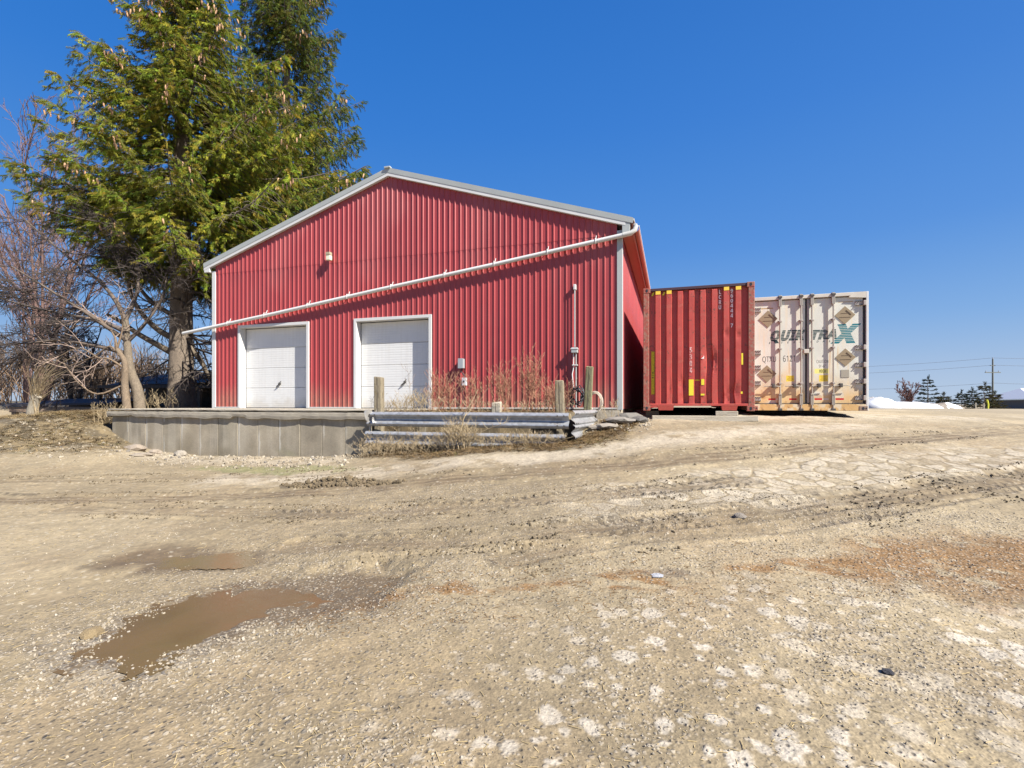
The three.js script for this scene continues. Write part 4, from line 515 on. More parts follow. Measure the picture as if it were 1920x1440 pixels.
{ // pale reefer box with swing doors
  const L = 12.19, W = 2.6, H = 2.87, X0 = 15.2, Y0 = 1.43, t = thing('shipping_container', 'cream shipping container with rust-stained double doors, right of the red container', 'shipping container', [X0, Y0, -2.18]);
  const creamTex = tex(256, 256, (u, v, o) => { const a = tn(u, v, 7, 4); set3(o, [0.55, 0.51, 0.44], 0.82 + 0.25 * a); mix3(o, [0.4, 0.22, 0.09], 0.4 * smooth(0.6, 0.76, tn(u + 0.3, v, 12, 4))); }, { srgb: true, repeat: 1.5 }), cream = std({ map: creamTex, roughness: 0.55 });
  const rustCream = std({ map: tex(256, 256, (u, v, o) => { const a = tn(u, v, 6, 4); set3(o, [0.52, 0.33, 0.13], 0.8 + 0.4 * a); mix3(o, [0.55, 0.46, 0.32], smooth(0.5, 0.65, a)); mix3(o, [0.2, 0.1, 0.05], 0.7 * smooth(0.6, 0.75, tn(u + 0.4, v, 11, 4))); }, { srgb: true, repeat: 0.9 }), roughness: 0.7 });
  const steel = std({ color: rgb(0.36, 0.33, 0.28), roughness: 0.5, metalness: 0.4 }), hingeM = std({ color: rgb(0.34, 0.3, 0.27), roughness: 0.6, metalness: 0.2 }), dark = std({ color: rgb(0.035, 0.033, 0.036), roughness: 0.7 });
  part('corner_post', [bx(0, 0, -0.16, 0.07, H, 0, 0.006)], cream, t); part('corner_post', [bx(W - 0.05, 0, -0.16, W, H, 0, 0.006)], std({ map: whiteTex, roughness: 0.5 }), t);
  part('header', [bx(0.07, H - 0.085, -0.16, W - 0.05, H, -0.004, 0.008)], cream, t); { const q = new MB(); q.quad([W - 0.42, H - 0.12, 0.001], [W - 0.05, H - 0.15, 0.001], [W - 0.05, H - 0.002, 0.001], [W - 0.3, H - 0.002, 0.001]); part('header_gusset', q, cream, t); }
  part('sill', [bx(0.07, 0, -0.16, W - 0.05, 0.155, 0.0, 0.008)], rustCream, t); part('sill_edge', [bx(0.1, 0.156, -0.1, W - 0.1, 0.176, -0.006, 0.003)], dark, t);
  part('door_recess', [bx(0.07, 0.18, -0.15, W - 0.05, H - 0.087, -0.12, 0)], dark, t);
  for (const x of [0.005, W - 0.2]) { const c = part('corner_casting', [bx(x, -0.002, -0.17, x + 0.18, 0.116, 0.01, 0.01)], x < 1 ? contPost : std({ color: rgb(0.22, 0.15, 0.11), roughness: 0.7 }), t); part('casting_hole', [new THREE.CylinderGeometry(0.032, 0.032, 0.01, 12).rotateX(Math.PI / 2).scale(0.85, 1.15, 1).translate(x + 0.085, 0.058, 0.008)], blackRubber, c); part('casting_hole', [new THREE.CylinderGeometry(0.02, 0.02, 0.01, 12).rotateX(Math.PI / 2).translate(x + 0.15, 0.058, 0.008)], blackRubber, c); }
  part('side_wall', [bx(0.004, 0.1, -L, 0.04, H - 0.01, -0.161, 0)], cream, t); part('side_wall', [bx(W - 0.04, 0.1, -L, W - 0.004, H - 0.01, -0.161, 0)], cream, t); part('roof_sheet', [bx(0.02, H - 0.02, -L, W - 0.02, H - 0.004, -0.161, 0)], cream, t); part('floor', [bx(0.041, 0.0, -L, W - 0.041, 0.12, -0.172, 0)], darkIron, t); part('rear_wall', [bx(0.041, 0.121, -L, W - 0.041, H - 0.021, -L + 0.05, 0)], cream, t);
  // door leaves with their print
  const PX = 787, skin = (xa, xb, draw, seed) => {
    const w = Math.round((xb - xa) * PX), h = 2048, c = document.createElement('canvas'); c.width = w; c.height = h; const g = c.getContext('2d'), im = g.createImageData(w, h), o = [0, 0, 0, 1];
    for (let y = 0; y < h; y++) for (let x = 0; x < w; x++) {
      const X = xa + x / PX, Y = 2.6 * (1 - y / h), a = fbm(X * 3 + seed, Y * 3, 3), run = fbm(X * 13 + seed, Y * 1.1, 3);
      set3(o, [0.6, 0.59, 0.52], 0.86 + 0.2 * a); mix3(o, [0.66, 0.55, 0.36], 0.4 * smooth(0.5, 0.75, run)); const low = smooth(0.95, 0.05, Y + 0.7 * (fbm(X * 2.3 + seed, Y * 2.1, 3) - 0.5)); mix3(o, [0.6, 0.37, 0.12], 0.8 * low * smooth(0.32, 0.6, fbm(X * 4, Y * 3 + seed, 4) + 0.12)); mix3(o, [0.4, 0.2, 0.06], 0.55 * low * smooth(0.55, 0.72, fbm(X * 7 + 4, Y * 6, 3))); mix3(o, [0.5, 0.3, 0.13], 0.5 * smooth(0.68, 0.8, run) * smooth(2.4, 1.2, Y));
      const k = (y * w + x) * 4; for (let i = 0; i < 3; i++) im.data[k + i] = 255 * Math.pow(clamp(o[i]), 1 / 2.2); im.data[k + 3] = 255;
    }
    g.putImageData(im, 0, 0);
    const U = (x) => (x - X0 - xa) * PX, Vv = (y) => (4.2 - y) * PX;
    const fit = (s, x0, x1, yT, yB, col, { font = 'bold 100px sans-serif', skew = 0, stripes = 0, ctx = g } = {}) => { ctx.save(); ctx.font = font; ctx.textAlign = 'left'; ctx.textBaseline = 'alphabetic'; const m = ctx.measureText(s), cap = 73; ctx.translate(U(x0), Vv(yB)); ctx.transform(1, 0, -skew, 1, 0, 0); ctx.scale(((x1 - x0) * PX) / m.width, ((yT - yB) * PX) / cap); ctx.fillStyle = col; ctx.fillText(s, 0, 0); if (stripes) { ctx.lineWidth = 9; ctx.strokeStyle = col; ctx.strokeText(s, 0, 0); } ctx.restore(); void stripes; };
    const striped = (fn, yT, yB, n) => { const q = document.createElement('canvas'); q.width = w; q.height = h; const e = q.getContext('2d'); fn(e); e.globalCompositeOperation = 'destination-out'; const s = ((yT - yB) * PX) / n; for (let i = 1; i < n; i++) e.fillRect(0, Vv(yT) + i * s - s * 0.13, w, s * 0.26); g.drawImage(q, 0, 0); };
    const rect = (x0, x1, yT, yB, col) => { g.fillStyle = col; g.fillRect(U(x0), Vv(yT), (x1 - x0) * PX, (yT - yB) * PX); };
    const label = (x0, x1, yT, yB, sd) => { rect(x0, x1, yT, yB, '#d9bf3c'); const r = rng(sd); g.fillStyle = '#8a6d1a'; const hh = (yT - yB) * PX; for (let i = 0; i < 6; i++) { const wd = (x1 - x0) * PX * (0.35 + 0.45 * r()); g.fillRect(U((x0 + x1) / 2) - wd / 2, Vv(yT) + hh * (0.1 + i * 0.145), wd, hh * 0.06); } };
    draw({ fit, striped, rect, label, g, U, Vv });
    const tx = new THREE.CanvasTexture(c); tx.colorSpace = THREE.SRGBColorSpace;
    const leaf = part('door_leaf', [bx(xa, 0.18, -0.118, xb, H - 0.1, -0.062, 0.008)], cream, t); const m = part('door_skin', new THREE.PlaneGeometry(xb - xa - 0.02, 2.58), std({ map: tx, roughness: 0.5, bumpMap: grit, bumpScale: 0.002 }), leaf); m.position.set((xa + xb) / 2, 0.17 + 1.3, -0.059);
  };
  const teal = '#0c6670', ink = '#0f2c2e', F = 'bold italic 100px sans-serif';
  skin(0.09, 1.265, ({ fit, striped, rect, label }) => {
    striped((e) => fit('QUIK', 15.64, 16.42, 3.44, 3.2, ink, { ctx: e, stripes: 1, skew: 0.28 }), 3.45, 3.19, 7); let i = 0; for (const ch of 'INTERM') fit(ch, 15.63 + 0.142 * i, 15.67 + 0.142 * i++, 3.165, 3.115, '#3c4a48', { skew: 0.3 });
    fit('QTXU', 15.48, 15.82, 2.8, 2.655, '#1d1a18', { font: '100px sans-serif' }); fit('6121', 15.96, 16.27, 2.81, 2.655, '#1d1a18', { font: '100px sans-serif' }); label(16.04, 16.22, 2.3, 2.15, 1); rect(15.63, 15.8, 1.725, 1.68, '#b01414'); rect(16.11, 16.28, 1.725, 1.68, '#b01414'); rect(15.8, 15.93, 1.725, 1.68, '#cdbfae'); rect(15.38, 15.74, 4.04, 4.01, '#a98f63');
  }, 3.1);
  skin(1.295, 2.5, ({ fit, striped, rect, label }) => {
    striped((e) => fit('TRA', 16.54, 17.13, 3.42, 3.2, ink, { ctx: e, stripes: 1, skew: 0.28 }), 3.43, 3.19, 7); striped((e) => fit('X', 17.07, 17.5, 3.53, 3.1, teal, { ctx: e, stripes: 1, skew: 0.3 }), 3.54, 3.09, 11); let i = 0; for (const ch of 'ODAL') fit(ch, 16.56 + 0.135 * i, 16.61 + 0.135 * i++, 3.165, 3.115, '#3c4a48', { skew: 0.3 });
    rect(16.66, 16.97, 2.46, 2.34, '#d9d27a'); fit('CAUTION', 16.7, 16.97, 2.68, 2.6, '#211d1a', { font: '100px sans-serif' }); fit('9\'-6"', 16.75, 16.92, 2.56, 2.49, '#211d1a', { font: '100px sans-serif' }); fit('HIGH', 16.76, 16.92, 2.44, 2.36, '#211d1a'); label(16.76, 16.96, 2.3, 2.14, 2); rect(16.66, 16.83, 1.725, 1.68, '#b01414'); rect(17.12, 17.3, 1.725, 1.68, '#b01414'); rect(16.83, 16.97, 1.725, 1.68, '#cdbfae'); rect(17.18, 17.5, 4.1, 4.08, '#a98f63');
  }, 9.4);
  part('door_seal', [bx(1.266, 0.19, -0.1, 1.294, H - 0.11, -0.05, 0.004)], dark, t); part('door_seal', [bx(2.502, 0.19, -0.1, 2.545, H - 0.11, -0.05, 0.004)], dark, t); part('cover_strip', [bx(1.3, 0.19, -0.057, 1.345, H - 0.12, -0.03, 0.006)], hingeM, t);
  part('seal_box', [bx(1.215, 1.42, -0.056, 1.33, 1.52, 0.03, 0.01)], cream, t);
  for (const x of [0.69, 1.16, 1.4, 1.86]) {
    const rod = part('lock_rod', new MB().tube([[x, 0.04, 0.0], [x, H - 0.03, 0.0]], 0.019, 10), steel, t);
    for (const y of [0.16, H - 0.24]) part('rod_guide', [bx(x - 0.035, y - 0.02, -0.057, x - 0.012, y + 0.26, 0.02, 0.005), bx(x + 0.012, y - 0.02, -0.057, x + 0.035, y + 0.26, 0.02, 0.005), bx(x - 0.03, y + 0.23, -0.057, x + 0.03, y + 0.255, 0.03, 0.005)], steel, rod);
    for (const y of [0.66, 1.53, 2.22]) part('rod_bracket', [bx(x - 0.05, y, -0.057, x + 0.05, y + 0.035, -0.02, 0.005), bx(x - 0.026, y - 0.004, -0.025, x + 0.026, y + 0.04, 0.024, 0.006)], hingeM, rod);
    part('cam', [bx(x - 0.045, 0.0, 0.002, x + 0.045, 0.055, 0.04, 0.008), bx(x - 0.045, H - 0.05, 0.002, x + 0.045, H - 0.005, 0.04, 0.008)], darkIron, rod);
    const d = x < 1.3 ? -1 : 1, hx = x + d * (x === 0.69 || x === 1.86 ? 0.38 : 0.36), far = x === 0.69 ? 0.32 : x === 1.16 ? 0.8 : x === 1.4 ? 1.76 : 2.24; void hx;
    const hd = part('handle', new MB().tube([[x, 0.6, 0.014], [lerp(x, far, 0.45), 0.62, 0.03], [far, 0.605, 0.02]], 0.011, 8), steel, t); part('handle_catch', [bx(lerp(x, far, 0.42) - 0.035, 0.57, -0.058, lerp(x, far, 0.42) + 0.035, 0.67, 0.045, 0.012)], darkIron, hd);
  }
  for (const y of [2.6, 1.53, 1.11, 0.71, 0.31]) for (const s of [0, 1]) { const x0 = s ? 2.33 : 0.05, x1 = s ? 2.53 : 0.26, yy = s ? y : y - (y > 2 ? 0.05 : y > 1.4 ? 0.06 : 0.02); const h = part('hinge', [bx(x0, yy - 0.055, -0.059, x1, yy + 0.055, -0.035, 0.006), bx(s ? 2.49 : 0.04, yy - 0.06, -0.06, s ? 2.55 : 0.1, yy + 0.06, 0.014, 0.012)], hingeM, t); const b = []; for (const q of [0.03, 0.08, 0.13]) for (const v of [-0.045, 0.045]) b.push(new THREE.CylinderGeometry(0.014, 0.014, 0.02, 8).rotateX(Math.PI / 2).translate((s ? x0 : x0 + 0.06) + q, yy + v, -0.026)); tag(part('bolts', b, darkIron, h), null, null, null, 'stuff'); }
  const khaki = std({ color: rgb(0.25, 0.19, 0.115), roughness: 0.6 });
  for (const [x, y] of [[0.425, 2.32], [0.4, 0.93], [2.12, 2.33], [2.13, 1.3]]) { const p = part('placard_holder', [bx(-0.155, -0.155, -0.058, 0.155, 0.155, -0.046, 0.003).applyMatrix4(M4(0, 0, 0, 0, 0, Math.PI / 4)).translate(x, y, 0)], khaki, t); part('flip_plate', [bx(-0.085, 0.045, -0.046, 0.085, 0.05, -0.04, 0).translate(x, y, 0), bx(-0.12, -0.052, -0.046, 0.12, -0.047, -0.04, 0).translate(x, y, 0), bx(0.0, 0.126, -0.046, 0.16, 0.14, -0.036, 0).applyMatrix4(M4(x - 0.01, y + 0.09, 0, 0, 0, -Math.PI / 4)).translate(-0.06, -0.06, 0)], tint(khaki, 0.2, 0.155, 0.1), p); }
  part('data_plate', [bx(2.035, 0.81, -0.058, 2.21, 1.0, -0.05, 0.003)], std({ color: rgb(0.32, 0.29, 0.23), roughness: 0.55, metalness: 0.2 }), t);
}
// timbers beneath the boxes
const timber = (label, x0, y0, z0, x1, y1, z1, mat, turn = 0) => { const cx = (x0 + x1) / 2, cz = (z0 + z1) / 2, o = single('timber_block', [bx(x0 - cx, 0, z0 - cz, x1 - cx, y1 - y0, z1 - cz, 0.012)], mat, label, 'timber'); { const u = o.geometry.attributes.uv; for (let i = 0; i < u.count; i++) u.setXY(i, u.getY(i), u.getX(i) * 0.25); } o.position.set(cx, y0, cz); o.rotation.y = turn; return o; };
timber('long pale plank lying on the ground under the front of the red container', 12.85, 1.2, -0.5, 15.12, 1.325, -0.28, paleWood, 0.07);
timber('short pale block wedged on the plank beneath the right end of the red container', 14.25, 1.325, -0.62, 14.72, 1.432, -0.4, paleWood, -0.06);
timber('heavy dark beam under the left corner of the red container', 12.7, 1.2, -0.9, 13.0, 1.434, -0.64, darkWood);
timber('stacked dark beam under the front of the cream container', 15.3, 1.15, -3.5, 17.2, 1.429, -3.2, darkWood);
timber('dark beam under the far end of the red container', 12.7, 1.15, -12.2, 15.0, 1.434, -11.8, darkWood);
timber('dark beam under the far end of the cream container', 15.3, 1.15, -13.9, 17.6, 1.429, -13.5, darkWood);

// ---------------------------------------------------------------- bare trees, shrubs, weeds
function twig(mb, r, p, dir, len, rad, lv, o) { // a branch that wanders and carries finer ones
  const n = lv > 1 ? 5 : lv ? 4 : 3, pts = [p.clone()], d = dir.clone().normalize(), q = p.clone(), st = len / n;
  for (let i = 0; i < n; i++) { d.x += (r() - 0.5) * o.wob; d.y += (r() - 0.5) * o.wob + o.up * (lv ? 1 : 0.6); d.z += (r() - 0.5) * o.wob; d.normalize(); q.addScaledVector(d, st); pts.push(q.clone()); }
  mb.tube(pts, pts.map((_, i) => Math.max(o.min, rad * (1 - 0.75 * (i / n)))), lv > 1 ? 6 : 3, false);
  if (!lv) return;
  const kids = Math.round(o.kids[lv] * (0.7 + 0.6 * r()));
  for (let k = 0; k < kids; k++) {
    const t = 0.18 + 0.82 * ((k + r()) / kids), f = Math.min(n - 0.001, t * n), i = Math.floor(f), s = pts[i].clone().lerp(pts[i + 1], f - i), ax = pts[i + 1].clone().sub(pts[i]).normalize();
    const side = V(r() - 0.5, r() - 0.5, r() - 0.5).cross(ax).normalize(), a = o.ang * (0.6 + 0.7 * r()), nd = ax.multiplyScalar(Math.cos(a)).addScaledVector(side, Math.sin(a)); if (o.bias) nd.add(o.bias);
    twig(mb, r, s, nd, len * o.ratio * (0.6 + 0.7 * r()) * (1.15 - 0.5 * t), rad * 0.5, lv - 1, o);
  }
}
function limbPath(mb, path, r0, r1, sides = 7) { const c = new THREE.CatmullRomCurve3(path.map((q) => V(...q))), n = path.length * 3, P = c.getPoints(n); mb.tube(P, P.map((_, i) => lerp(r0, r1, i / n)), sides); return P; }
const twigOn = (mb, r, P, n, len, rad, lv, o, from = 0.2) => { for (let k = 0; k < n; k++) { const f = (from + (1 - from) * ((k + r()) / n)) * (P.length - 1), i = Math.min(P.length - 2, Math.floor(f)), s = P[i].clone().lerp(P[i + 1], f - i), ax = P[i + 1].clone().sub(P[i]).normalize(), side = V(r() - 0.5, r() - 0.5, r() - 0.5).cross(ax).normalize(), a = o.ang * (0.7 + 0.6 * r()); twig(mb, r, s, ax.multiplyScalar(Math.cos(a)).addScaledVector(side, Math.sin(a)).add(o.bias ?? V(0, 0, 0)), len * (0.6 + 0.7 * r()), rad, lv, o); } };
{
  const r = rng(101), o = { wob: 0.34, up: -0.02, min: 0.0062, kids: [0, 7, 8], ang: 0.6, ratio: 0.48, bias: V(-0.28, -0.06, 0.06) };
  const t = thing('bare_tree', 'leaning bare tree with long dark twigs reaching left beside the big spruce', 'tree'), tr = new MB(), tw = new MB();
  limbPath(tr, [[-2.88, 0.9, 0.1], [-2.9,1.3,0.1],[-3.0,2.0,0.1],[-3.2,2.7,0.2],[-3.3,3.4,0.2],[-3.4,4.3,0.2]], 0.2, 0.09, 10); part('trunk', tr, paleBark, t);
  const limbs = [[[-3.4,4.3,0.2],[-3.9,5.0,0.2],[-4.7,5.7,0.2],[-5.6,6.3,0.3],[-6.7,7.1,0.4],[-7.9,8.1,0.6]], [[-3.3,3.6,0.2],[-3.5,4.0,0.7],[-3.9,4.5,1.2],[-4.4,5.0,1.7],[-5.0,5.6,2.3]], [[-3.4,3.9,0.2],[-4.5,4.3,0.2],[-6.1,4.6,0.3],[-7.9,5.0,0.5],[-9.8,5.5,0.7]], [[-3.3,3.2,0.2],[-4.0,3.4,0.5],[-5.0,3.6,1.0],[-5.9,3.5,1.4],[-6.9,3.4,1.9]], [[-3.4,4.3,0.2],[-3.4,5.0,-0.1],[-3.5,5.8,-0.3],[-3.9,6.7,-0.5]], [[-3.3,3.6,0.2],[-2.9,4.1,-0.0],[-2.5,5.0,-0.3],[-2.4,5.7,-0.4]], [[-3.3,3.1,0.2],[-4.3,2.8,0.2],[-5.5,2.6,0.2],[-6.9,2.8,0.3]]];
  for (const L of limbs) { const m = new MB(), P = limbPath(m, L, 0.075, 0.018, 6); part('limb', m, limbBark, t); twigOn(tw, r, P, 12, 1.8, 0.016, 2, o, 0.2); }
  tag(part('twigs', tw, twigBark, t), null, null, null, 'stuff');
}
{
  const r = rng(102), o = { wob: 0.4, up: 0.0, min: 0.006, kids: [0, 5, 6], ang: 0.8, ratio: 0.45 }, t = thing('bare_tree', 'slim bare tree with a straight pale trunk left of the leaning tree', 'tree'), tr = new MB(), tw = new MB();
  limbPath(tr, [[-2.86, 0.9, 0.5], [-2.9,1.4,0.5],[-3.0,2.2,0.5],[-3.0,2.9,0.5],[-3.2,3.3,0.6]], 0.14, 0.06, 10); part('trunk', tr, tint(paleBark, 1.1, 1.03, 0.98), t);
  for (const L of [[[-3.0,2.7,0.5],[-3.3,3.0,0.8],[-3.5,3.0,0.9],[-3.9,3.3,1.2],[-4.4,3.0,1.5]], [[-3.1,3.1,0.6],[-3.5,3.4,0.6],[-4.0,3.1,0.7],[-4.4,3.0,0.7],[-5.5,2.6,1.0]], [[-3.2,3.3,0.6],[-3.3,3.7,0.6],[-3.7,4.2,0.7],[-4.0,4.4,0.8]], [[-3.0,2.2,0.5],[-3.6,1.9,0.9],[-3.9,2.2,1.2],[-4.1,2.8,1.5]], [[-3.2,3.3,0.6],[-3.1,4.0,0.5],[-3.2,4.9,0.6]]]) { const m = new MB(), P = limbPath(m, L, 0.034, 0.01, 6); part('limb', m, tint(paleBark, 0.95, 0.85, 0.78), t); twigOn(tw, r, P, 5, 0.9, 0.013, 1, o, 0.3); }
  tag(part('twigs', tw, tint(brushTwig, 0.34, 0.25, 0.2), t), null, null, null, 'stuff');
}
function fanTree(label, x, y, z, h, seed, stems, mat, o, rad = 0.1) {
  const r = rng(seed), t = thing('bare_tree', label, 'tree', [x, y, z]), a = new MB(), b = new MB();
  for (let k = 0; k < stems; k++) { const w = r() * 6.28, s = 0.12 + 0.3 * r(), P = limbPath(a, [[0, -0.3, 0], [Math.cos(w) * s * h * 0.12, h * 0.2, Math.sin(w) * s * h * 0.12], [Math.cos(w) * s * h * 0.4, h * 0.5, Math.sin(w) * s * h * 0.4], [Math.cos(w) * s * h * 0.75, h * (0.72 + 0.2 * r()), Math.sin(w) * s * h * 0.75]], rad, 0.02, 6); twigOn(b, r, P, 11, h * 0.24, 0.03, 2, o, 0.3); }
  part('trunk', a, mat, t); tag(part('twigs', b, mat, t), null, null, null, 'stuff'); return t;
}
const upTw = { wob: 0.26, up: 0.09, min: 0.011, kids: [0, 6, 6], ang: 0.55, ratio: 0.5 };
fanTree('tall purplish bare tree at the far left behind the spruce', -18.7, 1.1, -6.3, 14.5, 111, 6, purpleTwig, upTw, 0.11);
fanTree('second purplish bare tree nearer the left edge of the picture', -22.5, 1.0, -7.6, 12, 112, 4, purpleTwig, upTw, 0.1);
fanTree('dark low bare tree behind the leaning tree above the low shed', -14.8, 0.7, -5.4, 6, 113, 3, twigBark, { ...upTw, up: 0.02, wob: 0.4, ang: 0.8 }, 0.12);
{ // brown thicket on the left, one mass
  const r = rng(120), m = new MB(); for (let i = 0; i < 210; i++) { const a = r(), d = 27 + 13 * r(), lat = -1.12 + 0.42 * a + 0.02, x = EYE.x + FWD.x * d + RIGHT.x * d * lat, z = EYE.z + FWD.z * d + RIGHT.z * d * lat; twig(m, r, V(x, broad(x, z) - 0.2, z), V((r() - 0.5) * 0.7, 1, (r() - 0.5) * 0.7), 2.5 + 1.5 * r() + 0.8 * (1 - a), 0.035, 1, { wob: 0.3, up: 0.08, min: 0.013, kids: [0, 14, 4], ang: 0.6, ratio: 0.42 }); }
  tag(part('thicket', m, brushTwig, scene), 'brown leafless thicket behind the mound at the left edge', null, null, 'stuff');
}
// ---------------------------------------------------------------- spruces
const sprigGeo = (() => { const s = new MB(), r = rng(9); const blade = (px, py, pz, dx, dy, dz, w) => { const d = V(dx, dy, dz), a = d.clone().cross(V(0, 1, 0)).normalize().multiplyScalar(w), b = d.clone().cross(a).normalize().multiplyScalar(w), p = V(px, py, pz), m = p.clone().addScaledVector(d, 0.45), e = p.clone().add(d); for (const k of [a, b]) s.quad(p.toArray(), m.clone().sub(k).toArray(), e.toArray(), m.clone().add(k).toArray()); };
  blade(0, 0, 0, 1, -0.12, 0, 0.04); for (let i = 0; i < 14; i++) { const t = 0.04 + 0.066 * i, sd = i % 2 ? 1 : -1, l = 0.34 + 0.16 * r() - 0.12 * t; blade(t, -0.12 * t, 0, l * (0.6 + 0.2 * r()), -l * (0.25 + 0.5 * r()), sd * l * (0.45 + 0.35 * r()), 0.036); } return s.build(); })();
const needleMat = new THREE.MeshPhysicalMaterial({ color: rgb(1, 1, 1), roughness: 1, transmission: 0.3, thickness: 0, specularIntensity: 0.3, side: THREE.DoubleSide });
const coneGeo = new THREE.LatheGeometry([[0, 0], [0.35, -0.08], [0.5, -0.4], [0.42, -0.75], [0, -1]].map(([a, b]) => new THREE.Vector2(a * 0.42, b)), 7);
function spruce(label, x, y, z, o) {
  const r = rng(o.seed), t = thing('spruce_tree', label, 'tree', [x, y, z]), T = new MB(), B = new MB(), M = [], C = [], K = [], H = o.h, up = V(0, 1, 0), q = new THREE.Quaternion(), m = new THREE.Matrix4();
  const tp = []; for (let i = 0; i <= 26; i++) { const f = i / 26; tp.push([(fbm(f * 3, o.seed, 2) - 0.5) * 0.35 * f, H * f - 0.4, (fbm(f * 3, o.seed + 9, 2) - 0.5) * 0.35 * f]); } const tr = tp.map((_, i) => o.trunk * (1 - 0.95 * (i / 26)) * (i === 0 ? 1.55 : i === 1 ? 1.12 : 1) + 0.012); T.tube(tp, tr, 14);
  const sprig = (p, d, s, shade) => { const wx = p.x + x, wz = p.z + z; if (o.avoid && o.avoid(wx, p.y + y, wz)) return; const k = d.clone().normalize(); q.setFromUnitVectors(V(1, 0, 0), k); q.multiply(new THREE.Quaternion().setFromAxisAngle(V(1, 0, 0), (r() - 0.5) * 1.6)); M.push(m.compose(p, q, V(s, s * (0.8 + 0.5 * r()), s)).clone()); const g = r(), c = o.cols; C.push([0, 1, 2].map((i) => lerp(c[0][i], c[1][i], g) * (0.8 + 0.45 * r()) * shade)); };
  const whorl = (hy, n, dense) => { const f = (hy - o.base) / (H - o.base), R = o.rad(hy, f); for (let k = 0; k < n; k++) {
    const az = (k / n) * 6.28 + r() * 1.4 + hy * 2.1, L = R * (0.66 + 0.42 * r()) * (o.front ? lerp(1, o.front, clamp(Math.sin(az))) : 1), cx = Math.cos(az), cz = Math.sin(az), s0 = lerp(-0.3, 0.42, Math.max(0, f)) + (r() - 0.5) * 0.3, c2 = lerp(0.42, 0.16, Math.max(0, f)), N = 7, P = []; if (o.gap && r() < o.gap) continue; const bt = 0.7 + 0.5 * r();
    for (let i = 0; i <= N; i++) { const u = i / N; P.push(V(cx * L * u + 0.1 * (r() - 0.5) * u, hy + L * (s0 * u + c2 * u * u) + 0.06 * (r() - 0.5), cz * L * u + 0.1 * (r() - 0.5) * u)); }
    B.tube(P, P.map((_, i) => Math.max(0.008, (0.014 + 0.008 * L) * (1 - 0.85 * (i / N)))), 5, false); const side = V(-cz, 0, cx), out = V(cx, 0, cz), at = (u) => { const g = Math.min(N - 0.001, u * N), i = Math.floor(g); return P[i].clone().lerp(P[i + 1], g - i); };
    const from = dense ? 0.12 : 0.55; for (let u = from; u < 1; u += o.step / L) for (const sd of [-1, 1]) {
      if (r() < 0.13) continue; const l = (0.26 * L * (1 - u) + 0.28) * (0.6 + 0.7 * r()), st = at(u), n2 = Math.max(1, Math.round(l / o.gapS)), dr = o.droop * (0.6 + 0.8 * r()); const dir = out.clone().multiplyScalar(0.65).addScaledVector(side, sd * (0.6 + 0.3 * r()));
      if (o.fine && l > 0.5) B.tube([st, st.clone().addScaledVector(dir, l * 0.5).add(V(0, -dr * l * 0.22, 0)), st.clone().addScaledVector(dir, l).add(V(0, -dr * l * 0.75, 0))], [0.011, 0.008, 0.005], 3, false);
      for (let e = 0; e < n2; e++) { const v = (e + r()) / n2, p = st.clone().addScaledVector(dir, l * v).add(V(0, -dr * l * 0.75 * v * v, 0)); const dd = dir.clone().multiplyScalar(0.75).add(V((r() - 0.5) * 0.9, 0.4 - dr * (0.3 + 1.6 * r()), (r() - 0.5) * 0.9)); if (dense || r() < 0.3) sprig(p, dd, o.size * (0.7 + 0.6 * r()), bt); }
    }
    if (dense || r() < 0.5) for (let e = 0; e < 5; e++) sprig(at(0.9 + 0.1 * r()), out.clone().add(V((r() - 0.5) * 0.9, 0.1 - 0.5 * r(), (r() - 0.5) * 0.9)), o.size * (0.8 + 0.5 * r()), 1.1);
    if (o.cones && r() < o.cones(f)) { const n3 = 4 + Math.floor(r() * 7); for (let e = 0; e < n3; e++) { const p = at(0.8 + 0.2 * r()).add(V((r() - 0.5) * 0.5, -0.18, (r() - 0.5) * 0.4)); if (o.avoid && o.avoid(p.x + x, p.y + y, p.z + z)) continue; K.push(m.compose(p, q.setFromEuler(new THREE.Euler((r() - 0.5) * 0.5, r() * 6, (r() - 0.5) * 0.5)), V(0.14, 0.14 + 0.09 * r(), 0.14)).clone()); } }
  } };
  for (let hy = o.base; hy < H - 0.3; hy += o.gapW * (0.75 + 0.5 * r()) * (hy > H * 0.75 ? 0.8 : 1)) whorl(hy, o.per, true);
  for (let e = 0; e < 14; e++) sprig(V((r() - 0.5) * 0.2, H - 0.5 * r(), (r() - 0.5) * 0.2), V((r() - 0.5), 0.5 + r(), (r() - 0.5)), o.size, 1);
  if (o.dead) { // leafless lower boughs with fine dead twigs
    const D = new MB(), to = { wob: 0.45, up: -0.05, min: 0.0065, kids: [0, 9, 9], ang: 0.75, ratio: 0.3 };
    for (let k = 0; k < o.dead; k++) { const hy = 1.1 + (o.base + 1.2 - 1.1) * (k / o.dead), az = r() * 6.28, L = 1.6 + 2.8 * r(); if (o.avoid && o.avoid(x + Math.cos(az) * 2.5, y + hy, z + Math.sin(az) * 2.5)) continue; twig(D, r, V(0, hy, 0), V(Math.cos(az), 0.15 - 0.3 * r(), Math.sin(az)), L, 0.035 + 0.02 * r(), 2, to); }
    tag(part('dead_boughs', D, twigBark, t), null, null, null, 'stuff');
  }
  part('trunk', T, spruceBark, t); tag(part('branches', B, limbBark, t), null, null, null, 'stuff');
